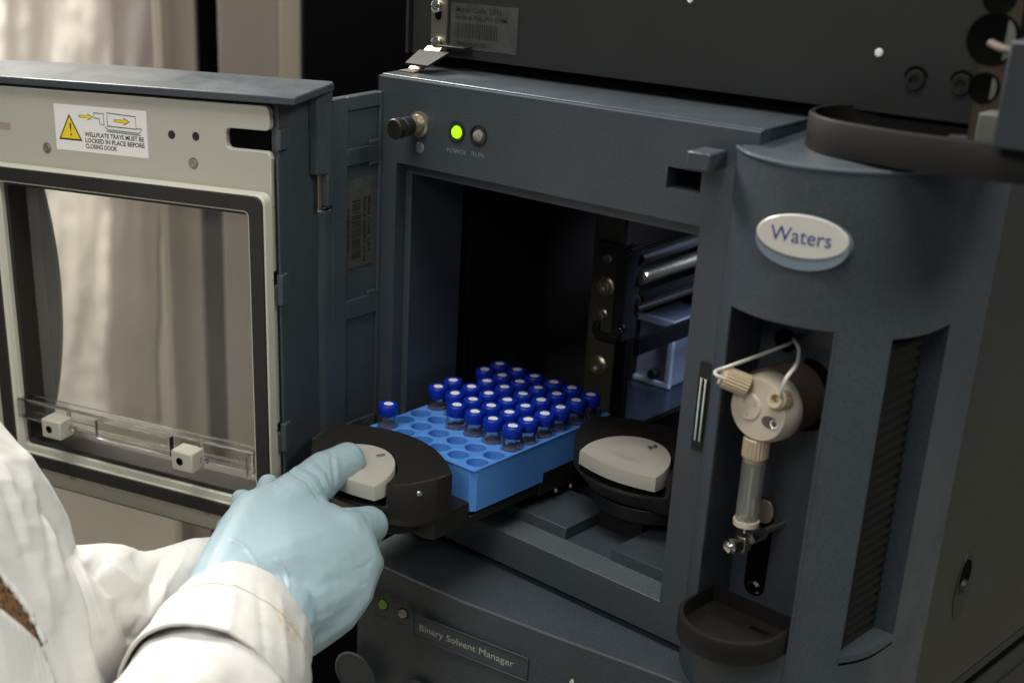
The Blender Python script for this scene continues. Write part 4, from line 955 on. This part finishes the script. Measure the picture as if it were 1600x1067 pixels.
J = dict(W=A(372, 935, 668), W2=A(430, 968, 660), cmc=A(412, 858, 694), tm=A(462, 778, 716), ti=A(506, 740, 731), tt=A(541, 720, 740),
         im=A(540, 832, 704), ip=A(576, 820, 720), idp=A(572, 846, 752), it=A(545, 858, 764),
         mm=A(553, 872, 702), mp=A(570, 880, 722), md=A(560, 898, 748), mt=A(530, 895, 758),
         rm=A(543, 912, 694), rp=A(556, 922, 714), rd=A(546, 932, 736), rt=A(520, 922, 744),
         pm=A(522, 948, 686), pp=A(538, 950, 704), pd=A(528, 952, 722), pt=A(508, 940, 730))
segs = []
def sg(a, ra, b2, rb): segs.append((J[a] if isinstance(a, str) else a, ra, J[b2] if isinstance(b2, str) else b2, rb))
sg('W', 22, 'cmc', 17); sg('cmc', 17, 'tm', 14.0); sg('tm', 15.0, 'ti', 12.3); sg('ti', 12.3, 'tt', 10.4)
sg('W', 22, 'im', 13); sg('W', 23, 'mm', 14); sg('W2', 20, 'rm', 14); sg('W2', 19, 'pm', 13)
sg('cmc', 17, 'im', 13.5); sg('cmc', 15, 'mm', 14)
sg('im', 14, 'ip', 10.5); sg('ip', 9.3, 'idp', 8.3); sg('idp', 8.3, 'it', 7.4)
sg('mm', 12.8, 'mp', 10.2); sg('mp', 10.2, 'md', 8.6); sg('md', 8.6, 'mt', 7.6)
sg('rm', 12.5, 'rp', 9.8); sg('rp', 9.8, 'rd', 8.2); sg('rd', 8.2, 'rt', 7.3)
sg('pm', 11.5, 'pp', 8.8); sg('pp', 8.8, 'pd', 7.2); sg('pd', 7.2, 'pt', 6.4)
sg(A(320, 1005, 640), 24, 'W', 24); sg(A(400, 1050, 630), 21, 'W2', 22)
hull_pts = [(A(392, 800, 706), 11), (A(352, 870, 680), 12), (A(440, 785, 716), 12), (A(500, 830, 706), 13), (A(548, 842, 703), 13), (A(560, 880, 700), 13), (A(545, 920, 692), 13), (A(520, 955, 684), 13), (A(470, 985, 672), 14), (A(400, 1000, 655), 16), (A(330, 935, 655), 14), (A(450, 880, 676), 13), (A(480, 910, 676), 13),
            (A(520, 850, 725), 11), (A(530, 930, 712), 10), (A(480, 960, 700), 11), (A(470, 815, 728), 10)]
def lineridge(p, a, b2, wdt, h):
    d = b2-a; t = max(0, min(1, (p-a).dot(d)/d.length_squared)); e = (p-(a+d*t)).length
    return h*math.exp(-(e/wdt)**2)*(4*t*(1-t))**0.5 if 0 < t < 1 else 0
wr = []      # creases of the thin glove, each a line on the skin: (x0, y0, x1, y1, width, height)
def poly(pts, wd, h):
    for (a, b2), (c, d2) in zip(pts, pts[1:]): wr.append((a-(c-a)*0.08, b2-(d2-b2)*0.08, c+(c-a)*0.08, d2+(d2-b2)*0.08, wd, h))
poly([(449, 735), (478, 752), (500, 782)], 1.7, -0.8); poly([(458, 729), (487, 746), (508, 783)], 1.7, 0.6); poly([(468, 725), (497, 743), (515, 783)], 1.7, -0.8)
poly([(478, 720), (505, 741), (519, 778)], 1.7, 0.55); poly([(489, 716), (512, 738), (522, 770)], 1.7, -0.6); poly([(517, 706), (521, 735), (524, 768)], 2.0, -0.9); poly([(524, 704), (528, 733), (529, 760)], 2.0, 0.5)
poly([(545, 697), (556, 704), (566, 716)], 1.5, -0.35); poly([(552, 694), (563, 705)], 1.5, 0.3)
poly([(360, 842), (382, 854), (400, 880), (412, 906)], 2.4, 0.9); poly([(364, 848), (384, 861), (402, 888), (410, 906)], 2.0, -0.8)
poly([(431, 872), (446, 893), (451, 914), (447, 938)], 2.4, 0.9); poly([(427, 876), (441, 896), (446, 915)], 2.0, -0.7)
poly([(533, 799), (556, 794), (582, 800)], 1.8, -0.5); poly([(580, 800), (603, 808)], 1.6, -0.4); poly([(420, 815), (470, 812), (505, 803)], 2.0, 0.35); poly([(430, 830), (480, 824), (520, 812)], 2.0, 0.25)
poly([(575, 800), (588, 850)], 3, 0.3); poly([(585, 872), (570, 885), (555, 888)], 2.5, -0.3); poly([(578, 905), (562, 915)], 2.5, -0.25); poly([(520, 960), (480, 975), (455, 980)], 3, 0.3)
def glovepost(p):
    s_ = 0.35*noise.noise(p*0.05)+0.18*noise.noise(p*0.16)+0.10*noise.noise(p*0.5)
    v = p-CAM; d = v.dot(RF); x = PPX+FPX*v.dot(RX)/d; y = PPY+FPX*v.dot(RD)/d
    if d > 745: return s_
    for x0_, y0_, x1_, y1_, wd, h in wr:
        dx, dy = x1_-x0_, y1_-y0_; L2 = dx*dx+dy*dy; t = ((x-x0_)*dx+(y-y0_)*dy)/L2
        if not 0 < t < 1: continue
        e = math.hypot(x-x0_-dx*t, y-y0_-dy*t); 
        if e < wd*4: s_ += h*math.exp(-(e/wd)**2)*(4*t*(1-t))**0.5
    return s_
rh = capsules(segs, 1.0, 'right_glove', 'glove', pe, 14, glovepost, hull_pts); rh['label'] = 'pale blue gloved right hand, thumb on the button'
# left hand, mostly hidden behind the right one, steadying the door
LJ = [A(330, 900, 722), A(388, 858, 737)]
ls = [(A(350, 890, 728), 15, LJ[1], 16)]
for (x1, y1, d1, x2, y2, d2, x3, y3, d3) in ((392, 815, 736, 410, 785, 738, 420, 758, 742), (378, 822, 736, 382, 800, 740, 378, 782, 744), (410, 830, 738, 432, 800, 742, 446, 785, 748), (362, 840, 734, 358, 826, 740, 366, 812, 746)):
    ls += [(LJ[1], 16, A(x1, y1, d1), 9.5), (A(x1, y1, d1), 9, A(x2, y2, d2), 7.6), (A(x2, y2, d2), 7.6, A(x3, y3, d3), 6.6)]
ls += [(LJ[1], 15, A(420, 870, 742), 10), (A(420, 870, 742), 9.5, A(450, 850, 750), 8)]
lh = capsules(ls, 1.6, 'left_glove', 'glove', pe, 5, lambda p: 0.4*noise.noise(p*0.08)); lh['label'] = 'two fingertips of the gloved left hand behind the right'

def sleeve(name, cs, nA=150, nL=90, disp=None, parent=pe, thick=1.4, m_='coat', stitch=0):
    """swept cloth tube; cs = [(centre, radius)]"""
    NB = 26; cpts = bez([c for c, r in cs], NB); m_n = len(cpts); rr = []
    rad = [r for c, r in cs]
    for k in range(m_n):
        f = k/NB; i = min(int(f), len(rad)-2); t = f-i; t = t*t*(3-2*t); rr.append(rad[i]*(1-t)+rad[i+1]*t)
    bm = bmesh.new(); rings = []; up_ = Vector((0, 0, 1)); Lacc = 0
    for k in range(m_n):
        if k: Lacc += (cpts[k]-cpts[k-1]).length
        t = (cpts[min(k+1, m_n-1)]-cpts[max(k-1, 0)]).normalized(); up_ = (up_-t*up_.dot(t)).normalized(); sv = t.cross(up_)
        rg = []
        for a in range(nA):
            th = 2*math.pi*a/nA; dr = (up_*math.cos(th)+sv*math.sin(th)); r = rr[k]
            r += disp(th, Lacc, cpts[k]+dr*r) if disp else 0
            rg.append(bm.verts.new((cpts[k]+dr*r)*S))
        rings.append(rg)
    for a, b2 in zip(rings, rings[1:]):
        for k in range(nA): bm.faces.new((a[k], a[(k+1) % nA], b2[(k+1) % nA], b2[k]))
    bmesh.ops.recalc_face_normals(bm, faces=bm.faces)
    me = bpy.data.meshes.new(name); bm.to_mesh(me); bm.free()
    o = bpy.data.objects.new(name, me); C.objects.link(o); me.materials.append(M[m_]); o.parent = parent
    for p in me.polygons: p.use_smooth = True
    if stitch:
        acc = 0; kk = 0
        for k in range(1, m_n):
            acc += (cpts[k]-cpts[k-1]).length
            if acc >= stitch: kk = k; break
        mbs = MB(); ring_ = [Vector(me.vertices[kk*nA+a].co)/S for a in range(nA)]; nrm = [(ring_[a]-cpts[kk]).normalized() for a in range(nA)]
        for a in range(nA):
            q0, q1 = ring_[a]+nrm[a]*0.15, ring_[(a+1) % nA]+nrm[a]*0.15
            for f0, f1 in ((0.05, 0.42), (0.55, 0.92)): mbs.tube([q0.lerp(q1, f0), q0.lerp(q1, f1)], 0.22, 4)
        mbs.build('stitching', 'thread', o)
    sd = o.modifiers.new('thick', 'SOLIDIFY'); sd.thickness = thick*S; sd.offset = -1
    sb_ = o.modifiers.new('sub', 'SUBSURF'); sb_.levels = 1; sb_.render_levels = 1
    return o
def ridges(p, lines, dmax=900):
    v = p-CAM; d = v.dot(RF); x = PPX+FPX*v.dot(RX)/d; y = PPY+FPX*v.dot(RD)/d; s_ = 0
    if d > dmax: return 0
    for x0_, y0_, x1_, y1_, wd, h in lines:
        dx, dy = x1_-x0_, y1_-y0_; t = ((x-x0_)*dx+(y-y0_)*dy)/(dx*dx+dy*dy)
        if not 0 < t < 1: continue
        e = math.hypot(x-x0_-dx*t, y-y0_-dy*t)
        if e < wd*3.5: s_ += h*math.exp(-abs(e/wd)**1.15)*(4*t*(1-t))**0.6
    return s_
cuff_lines = [(295, 872, 250, 945, 5, 1.6), (322, 868, 300, 1000, 7, -1.0), (372, 872, 350, 1040, 5, 1.0), (400, 890, 420, 1060, 6, -0.7), (440, 922, 452, 1067, 5, 0.9), (478, 960, 470, 1067, 6, 1.2),
              (330, 900, 420, 960, 9, -0.8), (240, 1000, 330, 1010, 8, 1.0)]
left_lines = [(135, 880, 180, 935, 12, -5), (180, 930, 212, 1010, 10, -6), (120, 870, 160, 990, 8, 3), (165, 880, 225, 925, 14, 5), (205, 862, 250, 900, 12, -3), (255, 860, 235, 960, 9, -5), (262, 870, 250, 960, 6, 3.5), (290, 862, 215, 1000, 7, 2.5), (225, 960, 200, 1040, 6, -2.5), (110, 860, 150, 900, 8, -2)]
body_lines = [(0, 712, 45, 865, 10, 4), (0, 752, 34, 846, 7, -3), (45, 865, 84, 990, 9, 4), (20, 800, 60, 930, 7, -3.5), (64, 780, 76, 900, 6, -2.2), (70, 800, 96, 960, 7, 2.8), (30, 700, 70, 800, 9, 2.5), (84, 900, 120, 1060, 7, -2.5), (100, 880, 138, 1060, 6, 2.5), (60, 960, 110, 1067, 8, 2.5), (130, 930, 155, 1060, 3.5, -1.8)]
cuff0, cuff1, cuff2 = A(379, 972, 664), A(345, 1050, 624), A(318, 1104, 602)
def crumple(p, a):
    q = p+Vector((1, 1, 1))*8*noise.noise(p*0.02)
    return a*((1-abs(noise.noise(q*0.024))*2.2)+0.35*(1-abs(noise.noise(q*0.06))*2.2)-0.9)
def cuffd(th, L, p):
    return 1.3*math.sin(th*3+1)+1.6*noise.noise(p*0.022)+0.35*noise.noise(p*0.1)+ridges(p, cuff_lines)+0.12*noise.noise(p*0.35)+crumple(p, 0.4)
sleeve('right_cuff', [(cuff0, 33.5), (A(368, 998, 651), 36.5), (cuff1, 40), (cuff2, 43)], disp=cuffd, thick=1.8, stitch=36)
def sld(th, L, p):
    f = 2.4*math.sin(L*0.085+2.2*math.sin(th*1.5)+noise.noise(p*0.02)*3)
    return f+2.2*noise.noise(p*0.03)+0.4*noise.noise(p*0.12)+crumple(p, 1.8)
rs = sleeve('right_sleeve', [(A(362, 1014, 638), 35.6), (A(331, 1078, 612), 39.4), (A(285, 1180, 580), 45), (A(215, 1320, 545), 52), (A(120, 1500, 520), 62)], disp=sld)
# stitched seam of the cuff and the faint rust stain
# left sleeve reaching behind
def sl2(th, L, p):
    f = 4.5*math.sin(L*0.075+1.6*math.sin(th+0.8)+noise.noise(p*0.018)*2.2)
    return f*0.6+2.0*noise.noise(p*0.03)+0.4*noise.noise(p*0.1)+0.15*noise.noise(p*0.35)+ridges(p, left_lines)+crumple(p, 1.1)
sleeve('left_sleeve', [(A(352, 918, 716), 24), (A(300, 930, 704), 27), (A(240, 945, 690), 30), (A(170, 960, 672), 33), (A(95, 985, 655), 40), (A(20, 1020, 640), 48)], disp=sl2)
# coat body
sil = [(560, -90), (600, -50), (640, -22), (665, 0), (690, 22), (715, 45), (755, 70), (810, 95), (870, 113), (930, 130), (1000, 145), (1067, 165), (1180, 195), (1320, 225)]
bm = bmesh.new(); rings = []; nA = 260
def silx(y):
    for (y0, x0_), (y1, x1_) in zip(sil, sil[1:]):
        if y0 <= y <= y1: return x0_+(x1_-x0_)*(y-y0)/(y1-y0)
    return sil[-1][1]
ys_ = list(range(560, 1321, 4))
def body_pt(py, th, extra=0):
    Rr = 95+45*(py-560)/760
    dep = 650-0.05*(py-560)
    cxp = silx(py)-Rr*FPX/dep
    c = A(cxp, py, dep)
    r = Rr
    dr = RX*math.cos(th)-RF*math.sin(th)*0.9
    p = c+dr*r
    s1 = py*0.010; 
    f = 3.0*math.sin(th*11+s1*1.2+1.5*noise.noise(Vector((th*2, py*0.006, 0))))*(0.5+0.5*noise.noise(Vector((th*3, py*0.004, 5))))
    f += 3.0*noise.noise(Vector((th*3.2+s1*0.5, py*0.0035, 2)))+0.5*noise.noise(p*0.06)+0.15*noise.noise(p*0.35)+ridges(p, body_lines)+crumple(p, 1.8)
    return p+dr*(f+extra)
for py in ys_:
    rings.append([bm.verts.new(body_pt(py, 2*math.pi*a/nA)*S) for a in range(nA)])
for a, b2 in zip(rings, rings[1:]):
    for k in range(nA): bm.faces.new((a[k], a[(k+1) % nA], b2[(k+1) % nA], b2[k]))
bm.faces.new(rings[0]); bm.faces.new(rings[-1])
bmesh.ops.recalc_face_normals(bm, faces=bm.faces)
me = bpy.data.meshes.new('coat_body'); bm.to_mesh(me); bm.free(); cb = bpy.data.objects.new('coat_body', me); C.objects.link(cb); me.materials.append(M['coat']); cb.parent = pe
for p in me.polygons: p.use_smooth = True
sb_ = cb.modifiers.new('sub', 'SUBSURF'); sb_.levels = 1; sb_.render_levels = 1

def proud(px, py, extra):
    """point on the coat body seen at (px, py), lifted by extra mm"""
    best = None
    for k in range(0, 61):
        th = R_(2+k*1.5); p = body_pt(py, th, extra); v = p-CAM; x = PPX+FPX*v.dot(RX)/v.dot(RF)
        if best is None or abs(x-px) < best[0]: best = (abs(x-px), p)
    v = best[1]-CAM; return A(px, py, v.dot(RF))
def patch(name, top_, bot_, n, m, extra, thick, m_, disp=None):
    bm = bmesh.new(); gr = []
    for i in range(n+1):
        s_ = i/n; a = samp(top_, s_); b2 = samp(bot_, s_); row = []
        for j in range(m+1):
            t = j/m; px, py = a[0]*(1-t)+b2[0]*t, a[1]*(1-t)+b2[1]*t
            e = extra+(disp(s_, t) if disp else 0); row.append(bm.verts.new(proud(px, py, e)*S))
        gr.append(row)
    for i in range(n):
        for j in range(m): bm.faces.new((gr[i][j], gr[i+1][j], gr[i+1][j+1], gr[i][j+1]))
    me = bpy.data.meshes.new(name); bm.to_mesh(me); bm.free(); o = bpy.data.objects.new(name, me); C.objects.link(o); me.materials.append(M[m_]); o.parent = pe
    for p in me.polygons: p.use_smooth = True
    sd = o.modifiers.new('t', 'SOLIDIFY'); sd.thickness = thick*S; sd.offset = 0
    return o
def samp(pl, s_):
    f = s_*(len(pl)-1); i = min(int(f), len(pl)-2); t = f-i; return (pl[i][0]*(1-t)+pl[i+1][0]*t, pl[i][1]*(1-t)+pl[i+1][1]*t)
patch('sweater', [(-60, 830), (0, 902), (26, 934), (52, 970), (66, 1004)], [(-60, 930), (0, 962), (20, 982), (44, 1000), (64, 1010)], 90, 14, 1.6, 1.5, 'knit',
      lambda s_, t: 0.9*abs(math.sin(s_*95+(6 if int(t*7) % 2 else 0)*0.25))*abs(math.sin(t*math.pi*7)))
patch('coat_lapel', [(-60, 812), (0, 890), (28, 926), (54, 964), (70, 1004)], [(-60, 822), (0, 900), (25, 933), (51, 970), (66, 1006)], 30, 3, 3.4, 2.6, 'coat')
patch('coat_front', [(-60, 925), (0, 952), (32, 978), (60, 1004), (76, 1040), (96, 1100)], [(-90, 1300), (-60, 1300), (-30, 1300), (10, 1300), (50, 1300), (90, 1300)], 30, 26, 3.2, 1.8, 'coat', lambda s_, t: 1.4*math.sin(s_*5+t*3))

# ================================================================== BACKGROUND ROOM
def slab(name, px0, px1, d, z0, z1, thick, m_, label, cat, kind=None, group=None):
    """upright panel standing behind the instrument between two sight lines at distance d"""
    a = at(px0, 60, d); b2 = at(px1, 60, d); e = Vector((b2.x-a.x, b2.y-a.y, 0)); n = Vector((-e.y, e.x, 0)).normalized()
    mb = MB(); v = [mb.bm.verts.new(Vector((p.x, p.y, z))+n*o2) for p in (a, b2) for z in (z0, z1) for o2 in (0, thick)]
    for f in ((0, 1, 3, 2), (4, 6, 7, 5), (0, 4, 5, 1), (2, 3, 7, 6), (0, 2, 6, 4), (1, 5, 7, 3)): mb.bm.faces.new([v[i] for i in f])
    o = mb.build(name, m_, None, 2.0)
    return tag(o, label, cat, group, kind)
slab('wall', -900, 420, 1950, -800, 900, 20, 'beige', None, None, 'structure')
slab('taupe_panel', 250, 306, 1430, -800, 700, 60, 'taupe', 'narrow taupe upright panel left of the dark gap behind the door', 'panel')
slab('dark_gap_panel', 300, 352, 1500, -800, 700, 20, 'deep', 'nearly black narrow upright strip between the taupe and the beige panels', 'panel')
slab('beige_panel', 341, 436, 1400, -800, 700, 60, 'taupe', 'wide brown grey upright panel behind the hinge side of the door', 'panel')
slab('corner_post', 436, 471, 1390, -800, 700, 60, 'cream', 'slim cream corner post beside the near-black backing', 'post')
slab('thin_post', 240, 254, 1390, -800, 700, 20, 'cream', 'slim cream edge strip left of the taupe panel', 'post')
slab('dark_gap_backing', 473, 1000, 1250, -800, 900, 60, 'deep', 'near-black backing added for the dark gap behind the instrument', 'backing')  # slab added to stand for the unlit gap behind the instrument
# draped polythene over something tall
bm = bmesh.new(); gr = []
for i in range(70):
    row = []
    for j in range(90):
        px, py = -260+i*7.4, -120+j*8.8
        edge = 0
        if i > 58: edge = (i-58)*3
        fade = 1-0.75*min(1, max(0, (j-45)/30))
        d = 1560+30*noise.noise(Vector((i*0.12, j*0.014, 0)))*fade+10*fade*noise.noise(Vector((i*0.30, j*0.06, 3)))+2*noise.noise(Vector((i*0.6, j*0.3, 6)))+edge*3
        row.append(bm.verts.new(at(px+10*noise.noise(Vector((j*0.07, 1, 1)))*(1 if i > 50 else 0), py, d)*S))
    gr.append(row)
for i in range(69):
    for j in range(89): bm.faces.new((gr[i][j], gr[i+1][j], gr[i+1][j+1], gr[i][j+1]))
me = bpy.data.meshes.new('plastic_dust_cover'); bm.to_mesh(me); bm.free(); dp = bpy.data.objects.new('plastic_dust_cover', me); C.objects.link(dp); me.materials.append(M['drape'])
for p in me.polygons: p.use_smooth = True
sd = dp.modifiers.new('t', 'SOLIDIFY'); sd.thickness = 0.001
tag(dp, 'crumpled white plastic dust cover hanging far behind the open door', 'dust cover')
B(-2500, 1500, -2500, 2500, -830, -800).build('floor', 'bench'); tag(bpy.data.objects['floor'], kind='structure')
